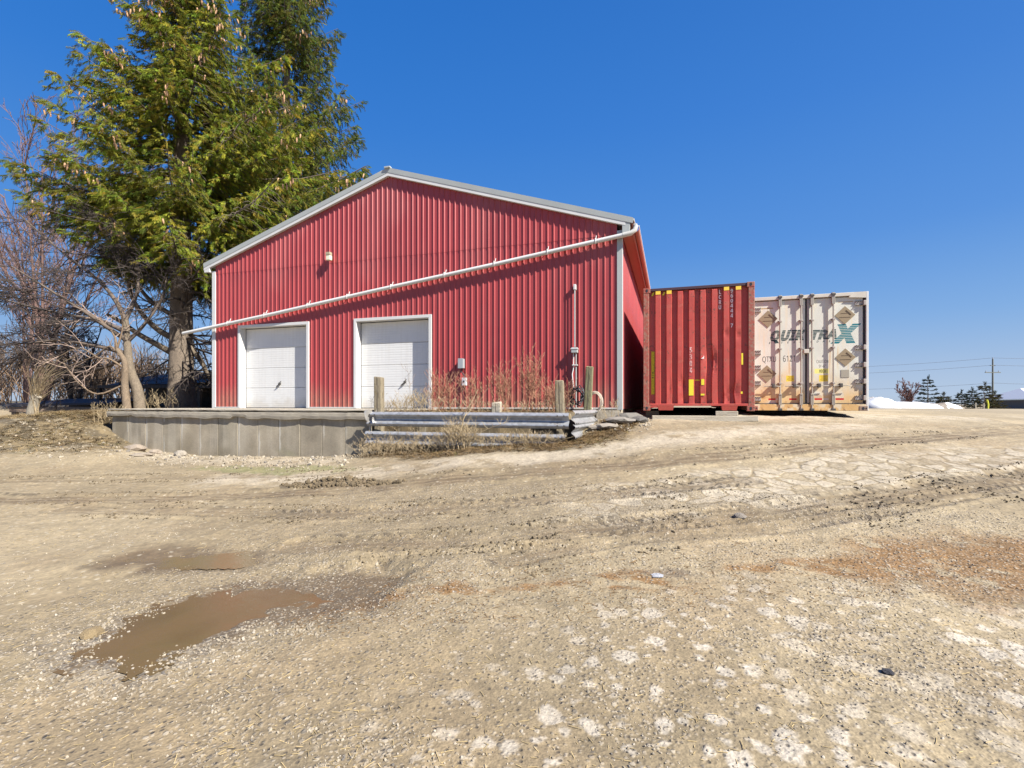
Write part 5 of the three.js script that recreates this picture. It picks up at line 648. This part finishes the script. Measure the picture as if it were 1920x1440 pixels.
  for (const [name, geo, mat, list, col] of [['needles', sprigGeo, needleMat, M, C], ['cones', coneGeo, std({ color: rgb(0.42, 0.25, 0.14), roughness: 0.8 }), K, null]]) { if (!list.length) continue; const im = new THREE.InstancedMesh(geo, mat, list.length), c = new THREE.Color(); list.forEach((v, i) => { im.setMatrixAt(i, v); if (col) im.setColorAt(i, c.setRGB(...col[i])); }); im.name = name; im.castShadow = im.receiveShadow = true; t.add(im); tag(im, null, null, null, 'stuff'); }
  return t;
}
const table = (t) => (x) => { let i = 0; while (i + 3 < t.length && t[i + 2] < x) i += 2; return lerp(t[i + 1], t[i + 3], clamp((x - t[i]) / (t[i + 2] - t[i]))); };
const inBarn = (x, y, z) => x > -0.35 && x < BW + 0.5 && z < 0.2 && z > -BL - 0.2 && y < roofY(x) + 0.12 || (x > -0.9 && z > -1.6);
const olive = [[0.095, 0.125, 0.015], [0.32, 0.315, 0.035]], deep = [[0.065, 0.095, 0.016], [0.19, 0.2, 0.032]];
const S1 = spruce('big cone-laden yellow-green spruce with a bare thick lower trunk left of the barn', -3.87, 1.3, -2.14, { seed: 31, h: 20.5, base: 5.2, trunk: 0.43, per: 7, gapW: 0.48, step: 0.16, gapS: 0.11, size: 0.25, droop: 0.8, fine: true, gap: 0.15, dead: 30, front: 0.6, cols: olive, avoid: inBarn, cones: (f) => 0.5 + 0.5 * f, rad: table([5.2, 4.4, 6, 6.6, 7.4, 7.0, 9.4, 5.4, 12.2, 3.8, 13.8, 2.5, 15.1, 1.7, 17, 1.1, 20.5, 0.3]) });
for (const L of [[[-4.0,3.3,-2.1],[-4.4,3.7,-1.7],[-4.9,4.1,-1.3],[-5.2,4.5,-0.9],[-5.4,4.7,-0.6]], [[-4.0,3.9,-2.1],[-4.4,4.2,-1.8],[-4.7,4.6,-1.5],[-5.0,5.3,-1.2],[-5.0,6.0,-1.0]], [[-3.8,4.7,-2.2],[-4.4,4.9,-2.2],[-5.4,5.5,-2.1],[-6.2,6.4,-2.0]], [[-3.5,3.9,-2.2],[-3.4,3.1,-2.6],[-3.4,2.5,-2.9]]]) { const m = new MB(); limbPath(m, L.map(([a, b, c], i) => (i ? [a + 3.87, b - 1.3, c + 2.14] : [lerp(0, a + 3.87, 0.4), b - 1.3, lerp(0, c + 2.14, 0.4)])), 0.12, 0.05, 8); part('low_bough', m, paleBark, S1); }
spruce('darker spruce behind the barn roof, right of the big cone-laden spruce', -4.3, 1.3, -8.0, { seed: 47, h: 22.5, base: 5.0, trunk: 0.42, per: 6, gapW: 0.5, step: 0.2, gapS: 0.12, size: 0.27, droop: 1.0, fine: true, gap: 0.16, cols: deep, avoid: inBarn, cones: (f) => 0.05 + 0.5 * smooth(0.5, 1, f), rad: table([5, 4.2, 9, 4.2, 11.5, 4.5, 13, 4.7, 14, 3.3, 15.3, 2.5, 17.2, 2.7, 19, 2.0, 22.5, 0.3]) });
const far = (seed, h, rad, cols) => ({ seed, h, base: h * 0.1, trunk: 0.02 * h, per: 6, gapW: h * 0.085, step: 0.3, gapS: 0.3, size: 0.36, droop: 0.1, gap: 0.06, cols, rad: (hy, f) => rad * (1 - f) + 0.15 }), blu = [[0.03, 0.042, 0.03], [0.065, 0.075, 0.05]], yel = [[0.05, 0.05, 0.022], [0.11, 0.095, 0.035]];
for (const [x, z, h, rd, seed, c, lab] of [[49.6, -78.1, 5.6, 1.7, 61, blu, 'tallest dark spruce on the right horizon, standing behind the snow bank'], [49.2, -72.7, 2.9, 1.1, 62, yel, 'small yellowish spruce just right of the tallest one on the horizon'], [57, -85.6, 3.6, 1.05, 63, blu, 'dark young spruce on the horizon between the snow bank and the utility pole'], [61.5, -92.3, 4.2, 1.0, 64, blu, 'narrow young spruce on the horizon, second to the left of the utility pole'], [57.0, -79.4, 4.6, 1.5, 65, yel, 'broad dark spruce immediately left of the utility pole'], [59.3, -81.6, 3.3, 1.3, 66, yel, 'bushy low spruce immediately right of the utility pole']]) spruce(lab, x, broad(x, z) - 0.1, z, far(seed, h, rd, c));
fanTree('wispy reddish bare shrub left of the tallest spruce on the right horizon', 46.4, 0.4, -76, 4.2, 130, 5, tint(brushTwig, 0.16, 0.08, 0.07), { ...upTw, min: 0.02 }, 0.06);
fanTree('reddish bare tree behind the white farm roof at the right edge', 98.5, 0, -139, 9, 131, 6, tint(brushTwig, 0.12, 0.04, 0.04), { ...upTw, min: 0.05 }, 0.12);

// ---------------------------------------------------------------- dry weeds, grass, stump
function stalk(m, r, x, y, z, h, lx, lz, rad, kids, kl) {
  const P = []; for (let i = 0; i <= 6; i++) { const u = i / 6; P.push(V(x + lx * u * u + 0.03 * (r() - 0.5), y + h * u - 0.12 * Math.hypot(lx, lz) * u * u, z + lz * u * u + 0.03 * (r() - 0.5))); } m.tube(P, P.map((_, i) => Math.max(0.0022, rad * (1 - 0.7 * (i / 6)))), 4, false);
  for (let k = 0; k < kids; k++) { const u = 0.35 + 0.65 * r(), f = Math.min(5.99, u * 6), i = Math.floor(f), s = P[i].clone().lerp(P[i + 1], f - i), a = r() * 6.28, l = kl * (0.5 + r()) * (1.2 - 0.6 * u); const e = s.clone().add(V(Math.cos(a) * l * 0.6, l * 0.75, Math.sin(a) * l * 0.6)), mid = s.clone().lerp(e, 0.5).add(V(Math.cos(a) * l * 0.12, -l * 0.05, Math.sin(a) * l * 0.12)); m.tube([s, mid, e], [rad * 0.5, rad * 0.4, 0.002], 3, false); for (let q = 0; q < 2; q++) { const b = a + (r() - 0.5) * 2, w = mid.clone().lerp(e, r()); m.tube([w, w.clone().add(V(Math.cos(b) * l * 0.25, l * 0.3, Math.sin(b) * l * 0.25))], [0.003, 0.002], 3, false); } }
}
function weed(label, x, z, n, h, spread, seed, mat, kids = 7, kl = 0.22, lean = 0.3) {
  const r = rng(seed), y = height(x, z), t = thing('dry_weed', label, 'weed', [x, y - 0.03, z]), m = new MB();
  for (let i = 0; i < n; i++) { const a = r() * 6.28, s = spread * Math.sqrt(r()); stalk(m, r, Math.cos(a) * s, 0, Math.sin(a) * s * 0.5, h * (0.5 + 0.55 * r()), (r() - 0.5) * 2 * lean * h, (r() - 0.5) * lean * h, 0.0065, kids, kl); } part('stems', m, mat, t); return t;
}
weed('tallest tan weed clump before the red wall, right of the grey metal boxes', 10.25, 1.0, 22, 1.45, 0.2, 201, weedTan, 11, 0.24, 0.2);
weed('reddish tan weed clump just left of the tallest weeds before the red wall', 9.6, 1.1, 26, 1.15, 0.3, 202, weedTan, 9, 0.2, 0.2);
weed('thin weeds growing in front of the grey metal boxes', 8.7, 1.1, 22, 1.0, 0.4, 203, weedTan, 9, 0.2, 0.22);
weed('weed clump right beside the frame of the second white door', 8.05, 1.2, 22, 1.0, 0.25, 204, weedTan, 9, 0.2, 0.18);
weed('low arching weeds left of the post where the guard rails meet', 10.85, 1.3, 28, 0.7, 0.35, 205, weedTan, 9, 0.2, 0.35);
weed('thin grey sapling standing before the second white door', 7.55, 1.5, 1, 1.15, 0.02, 206, tint(weedTan, 0.25, 0.2, 0.16), 9, 0.26, 0.16);
weed('wispy pale weeds before the right side of the second white door', 7.75, 1.7, 16, 0.55, 0.3, 207, weedPale, 8, 0.16, 0.2);
weed('few dry stalks at the white corner of the barn by the red container', 12.05, 0.55, 6, 0.55, 0.2, 208, weedPale, 5, 0.14, 0.35);
weed('big tangled straw-coloured bush in front of the middle of the guard rail', 9.2, 2.62, 30, 0.62, 0.26, 209, weedPale, 8, 0.26, 0.55);
{ // long pale curved cane leaning over the rail
  const m = new MB(), t = thing('cane', 'long pale curved cane rising from the straw bush over the guard rail', 'weed', [9.2, 0.6, 2.6]), r = rng(210); stalk(m, r, 0, 0, 0, 1.35, 0.35, -0.25, 0.015, 6, 0.3); stalk(m, r, 0.1, 0, 0.02, 0.75, 0.95, 0.1, 0.01, 6, 0.25); part('stems', m, weedPale, t);
}
{ // matted thin weeds all along the rail
  const m = new MB(), r = rng(211); for (let i = 0; i < 300; i++) { const x = 7.0 + 4.3 * Math.pow(r(), 1.5), z = 2.42 + 0.32 * r() - 0.7 * (r() < 0.35 ? 1 : 0), y = height(x, z); stalk(m, r, x, y, z, 0.12 + 0.5 * r() * r() * (x < 9.6 ? 1 : 0.4), (r() - 0.5) * 0.6, (r() - 0.5) * 0.35, 0.004, 5, 0.16); }
  tag(part('dry_undergrowth', m, weedPale, scene), 'matted dry stems all along the front of the guard rail', null, null, 'stuff');
}
const tuft = (() => { const s = new MB(), r = rng(12); for (let i = 0; i < 8; i++) { const a = r() * 6.28, h = 0.5 + 0.5 * r(), l = 0.5 + 0.7 * r(), w = 0.03, cx = Math.cos(a), cz = Math.sin(a), p = (u) => [cx * l * u * u * 1.1, h * (u - 0.55 * u * u) * 1.3, cz * l * u * u * 1.1]; for (let k = 0; k < 3; k++) { const A = p(k / 3), B = p((k + 1) / 3), wa = w * (1 - k / 3.2), wb = w * (1 - (k + 1) / 3.2); s.quad([A[0] - cz * wa, A[1], A[2] + cx * wa], [A[0] + cz * wa, A[1], A[2] - cx * wa], [B[0] + cz * wb, B[1], B[2] - cx * wb], [B[0] - cz * wb, B[1], B[2] + cx * wb]); } } return s.build(); })();
const grassMat = std({ color: rgb(1, 1, 1), roughness: 0.95 }), grassCol = (r) => { const q = r(), t = 0.65 + 0.6 * r(); return (q < 0.62 ? [0.27, 0.195, 0.095] : q < 0.85 ? [0.16, 0.105, 0.05] : q < 0.95 ? [0.37, 0.29, 0.17] : [0.17, 0.17, 0.05]).map((v) => v * t); };
scatter('dead_grass', tuft, grassMat, 17000, 14, (r) => { const x = -11 + 12.6 * r(), z = -3 + 8.6 * r(); if (x > -1.2 && z < 2.3) return null; const b = broad(x, z); if (b < 0.42 || z > 4.7) return null; if (r() > smooth(0.4, 0.62, b) * smooth(0.3, 0.5, fbm(x * 1.6, z * 1.6, 3))) return null; const s = 0.06 + 0.13 * r() * r() + (z < 2.3 ? 0.06 * r() : 0); return { p: V(x, height(x, z) - 0.01, z), e: new THREE.Euler((r() - 0.5) * 0.6, r() * 6, (r() - 0.5) * 0.6), s: V(s * 1.7, s * 0.55, s * 1.7), c: grassCol(r) }; }, 'flattened dead grass over the mound left of the dock');
scatter('dead_grass', tuft, grassMat, 10000, 15, (r) => { const q = r(); let x, z; if (q < 0.25) { x = 7 + 4.6 * r(); z = 0.1 + 1.9 * r(); } else { const f = r() * 6, i = Math.min(4, Math.floor(f)), u = Math.min(1, f - i); x = lerp(BANK[i * 2], BANK[i * 2 + 2], u) + (r() - 0.5) * 0.75; z = lerp(BANK[i * 2 + 1], BANK[i * 2 + 3], u) + (r() - 0.5) * 0.75; if (z < 0.1) return null; } const s = 0.03 + 0.07 * r() * r(); return { p: V(x, height(x, z) - 0.008, z), e: new THREE.Euler((r() - 0.5) * 0.8, r() * 6, (r() - 0.5) * 0.8), s: V(s * 1.8, s * 0.8, s * 1.8), c: grassCol(r).map((v, i) => v * [0.72, 0.64, 0.55][i]) }; }, 'brown dead grass at the foot of the guard rail');
{ // pollarded stump with arching shoots
  const r = rng(220), x = -4.15, z = 2.25, y = height(x, z), t = thing('tree_stump', 'pale leaning tree stump with a fan of arching shoots at the far left', 'stump', [x, y - 0.1, z]), m = new MB();
  part('stump_wood', new MB().tube([[-0.05, -0.1, 0], [0.02, 0.25, 0.02], [0.12, 0.6, 0], [0.2, 0.66, -0.02]], [0.16, 0.13, 0.11, 0.1], 11), tint(paleWood, 0.75, 0.75, 0.75), t);
  for (let i = 0; i < 95; i++) { const a = (r() - 0.5) * 0.5, l = 0.7 + 1.0 * r(), s = V(0.02 + 0.16 * r(), 0.5 * r() + 0.1, 0.1 * (r() - 0.5)), dx = l * (0.25 + 0.75 * r()), P = []; for (let k = 0; k <= 5; k++) { const u = k / 5; P.push(V(s.x + dx * u * u * 0.9 - 0.1 * u, s.y + l * (u * 1.15 - 0.35 * u * u), s.z + Math.sin(a) * l * u)); } m.tube(P, [0.008, 0.007, 0.006, 0.005, 0.004, 0.003], 3, false); }
  part('shoots', m, weedPale, t);
}
weed('dry goldenrod stalks at the left end of the dock beside the mound', -1.6, 2.0, 24, 0.6, 0.5, 221, weedPale, 5, 0.18, 0.3);
weed('brambles and dry sprouts at the foot of the big spruce', -3.3, -1.0, 22, 0.8, 0.7, 222, weedPale, 5, 0.25, 0.5);
// ---------------------------------------------------------------- single stones
const stone = (label, x, z, s, seed, col, sy = 0.6) => { const o = single('stone', stoneGeo(seed, 1), std({ flatShading: true, color: rgb(...col.map((v) => v * 0.6)), roughness: 0.95, bumpMap: grit, bumpScale: 0.01 }), label, 'stone'); o.position.set(x, height(x, z) + s * sy * 0.25, z); o.scale.set(s * 1.25, s * sy, s); o.rotation.y = seed; return o; };
stone('pale fist-sized stone beside the tyre tracks right of the middle', 14.0, 5.92, 0.065, 11, [0.46, 0.4, 0.33]); stone('dark bluish stone lying on the pale patches in the right foreground', 14.46, 8.58, 0.03, 12, [0.1, 0.1, 0.12]);
stone('broad pale rock at the left foot of the concrete dock', 0.55, 2.75, 0.22, 13, [0.45, 0.37, 0.29]); stone('smaller pale rock right of the broad rock at the dock foot', 1.0, 2.62, 0.15, 14, [0.47, 0.39, 0.31]); stone('chalky rock against the dock wall further right', 1.75, 2.5, 0.16, 15, [0.5, 0.44, 0.36], 0.8); stone('flat pale slab of rock in front of the rocks at the dock foot', 1.25, 3.1, 0.2, 16, [0.44, 0.37, 0.29], 0.3);
stone('grey broken paving chunk beside the barn corner', 12.35, 0.15, 0.28, 17, [0.27, 0.25, 0.22], 0.55); stone('flat grey broken paving piece in front of the barn corner', 12.2, 0.85, 0.3, 18, [0.36, 0.33, 0.29], 0.3); stone('dark crumbled paving piece near the red container corner', 12.6, 0.6, 0.2, 19, [0.2, 0.185, 0.17], 0.5); stone('pale flat piece of broken paving on the grass bank', 11.95, 1.35, 0.26, 20, [0.42, 0.37, 0.31], 0.28);
stone('scrap of white ice beside the dark wet patch in the yard', 13.17, 7.58, 0.05, 23, [0.8, 0.82, 0.88], 0.25); stone('tan crumpled leaf-like clod left of the big puddle', 9.47, 9.5, 0.06, 24, [0.5, 0.37, 0.2], 0.8);
// ---------------------------------------------------------------- old sheds on the left
{
  const roofM = std({ color: rgb(0.045, 0.042, 0.05), roughness: 0.75 }), ang = 0.3044;
  const t = thing('old_shed', 'dilapidated dark shed with a sagging black roof behind the big spruce', 'shed', [-8.85, 0.7, -6.3], ang), R = new MB();
  for (let i = 0; i < 16; i++) { const a = -3.2 + i * 0.5, b = a + 0.49, h = (x) => 2.28 + 0.05 * x - 0.035 * Math.sin(x * 1.3), k = 0.012 * (i % 2); R.quad([a, h(a) - 0.5 + k, 1.4], [b, h(b) - 0.5 + k, 1.4], [b, h(b) + 0.25 + k, -2.2], [a, h(a) + 0.25 + k, -2.2]); } part('roof', R, roofM, t); part('eave_beam', [bx(-3.2, 1.6, 1.3, 4.8, 1.74, 1.42, 0.01)], darkWood, t);
  for (const x of [-3.0, -0.8, 1.5, 3.6]) part('shed_post', [bx(x, -0.6, 1.2, x + 0.14, 1.62, 1.34, 0.01)], darkWood, t); part('back_wall', [bx(-3.1, -0.6, -2.1, 4.7, 2.2, -2.0, 0)], darkWood, t); for (let k = 0; k < 7; k++) part('stacked_board', [bx(-2.8 + 0.05 * (k % 3), -0.2 + k * 0.2, 0.9 - 0.03 * (k % 2), 1.3 - 0.09 * (k % 2), -0.04 + k * 0.2, 1.15, 0.01)], k % 2 ? darkWood : tint(darkWood, 1.7, 1.3, 1.2), t);
  const u = thing('low_shed', 'low open shed with a black roof and weathered grey beam left of the trunks', 'shed', [-11.5, -0.25, -3.4], ang), Q = new MB(); Q.quad([-1.9, 1.82, 1.2], [2.6, 1.9, 1.2], [2.6, 2.15, -1.8], [-1.9, 2.08, -1.8]); Q.quad([-1.9, 1.74, 1.2], [2.6, 1.82, 1.2], [2.6, 1.9, 1.2], [-1.9, 1.82, 1.2]); part('roof', Q, roofM, u); part('front_beam', [bx(-1.8, 1.5, 1.0, 2.5, 1.72, 1.12, 0.01)], tint(darkWood, 2.6, 2.3, 2.0), u);
  for (const x of [-1.7, 0.9, 2.3]) part('shed_post', [bx(x, -0.5, 0.98, x + 0.2, 1.5, 1.12, 0.01)], darkWood, u); part('back_wall', [bx(-1.8, -0.5, -1.8, 2.5, 2.0, -1.7, 0)], darkWood, u);
  const b = thing('tarp_bundle', 'blue and white bundle under the low black roof at the far left', 'bundle', [-11.5, 0.75, -2.9], ang), g = new THREE.SphereGeometry(0.5, 24, 14), p = g.attributes.position; for (let i = 0; i < p.count; i++) { const k = 0.85 + 0.4 * fbm(p.getX(i) * 4 + 9, p.getY(i) * 4 + p.getZ(i) * 3 + 9, 3); p.setXYZ(i, p.getX(i) * k * 1.3, p.getY(i) * k, p.getZ(i) * k); } g.computeVertexNormals(); part('blue_tarp', g, std({ color: rgb(0.06, 0.12, 0.3), roughness: 0.5 }), b); part('white_sheet', g.clone().scale(0.8, 0.5, 0.8).translate(-0.35, 0.42, 0.1), std({ color: rgb(0.6, 0.62, 0.68), roughness: 0.6 }), b);
  const h = thing('small_hut', 'tiny white hut with red trim cut by the left edge of the picture', 'hut', [-32.3, -0.1, -10.3], 1.12), W = new MB(), F = new MB(); W.quad([-1.25, 0, 0], [1.25, 0, 0], [0.02, 3.6, 0], [-0.02, 3.6, 0]); W.quad([1.25, 0, -3], [-1.25, 0, -3], [-0.02, 3.6, -3], [0.02, 3.6, -3]); part('gable_wall', W, white, h);
  for (const s of [-1, 1]) { F.quad([s * 1.25, 0, 0.05], [s * 1.42, 0, 0.05], [s * 0.08, 3.8, 0.05], [-s * 0.02, 3.6, 0.05]); F.quad([s * 1.42, 0, 0.05], [s * 1.42, 0, -3.05], [0, 3.85, -3.05], [0, 3.85, 0.05]); } part('red_roof', F, std({ color: rgb(0.36, 0.03, 0.05), roughness: 0.5 }), h);
}
// ---------------------------------------------------------------- right horizon
{
  const heap = (label, x, z, rx, rz, h, seed, mat) => { const g = new THREE.SphereGeometry(1, 48, 24, 0, Math.PI * 2, 0, Math.PI / 2), p = g.attributes.position; for (let i = 0; i < p.count; i++) { const X = p.getX(i), Y = p.getY(i), Z = p.getZ(i), k = 0.7 + 0.6 * fbm(X * 2.1 + seed, Z * 2.1 + seed, 4), e = 0.85 + 0.35 * fbm(X * 1.6 + seed, Z * 1.6 + 4, 3); p.setXYZ(i, X * rx * e, Y * h * (k + 0.22 * (fbm(X * 9 + seed, Z * 9, 3) - 0.5)), Z * rz * e); } g.computeVertexNormals(); const u = g.attributes.uv; for (let i = 0; i < p.count; i++) u.setXY(i, p.getX(i), p.getZ(i)); const o = single('snow_bank', g, mat, label, 'snow bank'); o.position.set(x, broad(x, z) - 0.1, z); o.rotation.y = 0.3; return o; };
  heap('white heap of ploughed snow beside the cream container on the right horizon', 30.7, -41.5, 1.9, 2.6, 0.95, 3.1, snowMat); heap('long white snow bank along the right edge of the yard', 33.4, -42.6, 3.2, 1.8, 0.72, 7.7, snowMat); heap('dirty end of the snow bank, streaked with dark soil', 36.4, -44.2, 2.4, 1.3, 0.66, 5.2, std({ map: tex(128, 128, (u, v, o) => { const g = tn(u, v, 5, 4); set3(o, [0.2, 0.17, 0.14], 0.7 + 0.5 * g); mix3(o, [0.75, 0.76, 0.8], smooth(0.48, 0.6, g)); }, { srgb: true, repeat: 4 }), roughness: 0.95 }));
  const poleM = std({ color: rgb(0.13, 0.14, 0.13), roughness: 0.9 }), p = thing('utility_pole', 'grey wooden utility pole with two crossarms on the right horizon', 'utility pole', [76.9, 0, -118.1], 0.3044);
  part('pole', new MB().tube([[0, -0.5, 0], [0, 5, 0], [0, 10.9, 0]], [0.2, 0.17, 0.13], 10), poleM, p); part('upper_crossarm', [bx(-0.5, 9.45, -0.08, 0.5, 9.6, 0.08, 0.01)], poleM, p); part('lower_crossarm', [bx(-1.6, 8.0, -0.09, 1.6, 8.18, 0.09, 0.01)], poleM, p); for (const x of [-1.4, 1.2]) part('insulator', new THREE.CylinderGeometry(0.06, 0.08, 0.3, 8).translate(x, 8.33, 0), std({ color: rgb(0.3, 0.3, 0.32) }), p); part('insulator', new THREE.CylinderGeometry(0.06, 0.08, 0.3, 8).translate(0, 11.05, 0), std({ color: rgb(0.3, 0.3, 0.32) }), p);
  const wireM = std({ color: rgb(0.12, 0.14, 0.18), roughness: 0.6 }), A = V(76.9, 0, -118.1), E = V(19, 0, -130), F = V(150, 0, -118); [[11.1, 'topmost power line sagging across the sky from the utility pole'], [9.6, 'middle power line between the containers and the utility pole'], [5.9, 'lowest faint power line crossing behind the spruces']].forEach(([y, lab]) => { const P = []; for (let i = 0; i <= 20; i++) { const u = i / 20; P.push([lerp(E.x, A.x, u), y - 1.1 * 4 * u * (1 - u), lerp(E.z, A.z, u)]); } for (let i = 1; i <= 20; i++) { const u = i / 20; P.push([lerp(A.x, F.x, u), y - 1.1 * 4 * u * (1 - u), lerp(A.z, F.z, u)]); } single('power_line', new MB().tube(P, 0.028, 4, false), wireM, lab, 'power line'); });
  const m = thing('marker_post', 'yellow curved marker post standing left of the utility pole', 'marker post', [49.0, broad(49, -62) - 0.05, -62.1]); part('post', new MB().tube([[0, -0.2, 0], [0.05, 0.6, 0], [0.08, 1.2, 0], [-0.04, 1.7, 0]], 0.09, 8), std({ color: rgb(0.6, 0.6, 0.05), roughness: 0.6 }), m);
  for (const [x, z, lab] of [[48.8, -64.1, 'short whitish fence post left of the yellow marker, the farther left one'], [49.8, -64.5, 'short whitish fence post nearest to the yellow marker']]) { const q = thing('fence_post', lab, 'fence post', [x, broad(x, z), z], 0, 'fence posts by the yellow marker'); part('post', [bx(-0.06, -0.3, -0.06, 0.06, 1.35, 0.06, 0.01)], paleWood, q); }
  const f = thing('farm_building', 'long farm building with a white roof at the right edge of the horizon', 'farm building', [92, -0.3, -124.5], 0.1), roofW = std({ color: rgb(0.62, 0.63, 0.66), roughness: 0.6 }), G = new MB(); G.quad([-8, 2.9, 4], [22, 2.9, 4], [22, 5.3, -4], [-5, 5.3, -4]); G.quad([-8, 2.75, 4], [22, 2.75, 4], [22, 2.9, 4], [-8, 2.9, 4]); G.quad([22, 2.9, -12], [-8, 2.9, -12], [-5, 5.3, -4], [22, 5.3, -4]); G.tri([-8, 2.9, -12], [-8, 2.9, 4], [-5, 5.3, -4], [-0.6, 0.8, 0], [-0.6, 0.8, 0], [-0.6, 0.8, 0], [0, 0], [0, 0], [0, 0]); part('roof', G, roofW, f); part('wall', [bx(-7, -1, -11.5, 21.5, 2.74, 3.4, 0)], std({ color: rgb(0.12, 0.11, 0.11) }), f); const J = new MB(); J.quad([-6, 1.3, 9], [22, 1.3, 9], [22, 2.6, 4.2], [-4, 2.6, 4.2]); part('lean_to_roof', J, roofW, f); part('lean_to_wall', [bx(-5, -1, 3.41, 21, 1.25, 8.5, 0)], std({ color: rgb(0.09, 0.07, 0.07) }), f); for (const x of [-2, 3]) part('roof_vent', [bx(x, 5.2, -4.3, x + 0.6, 5.75, -3.7, 0.02)], darkIron, f);
}
renderer.render(scene, camera);
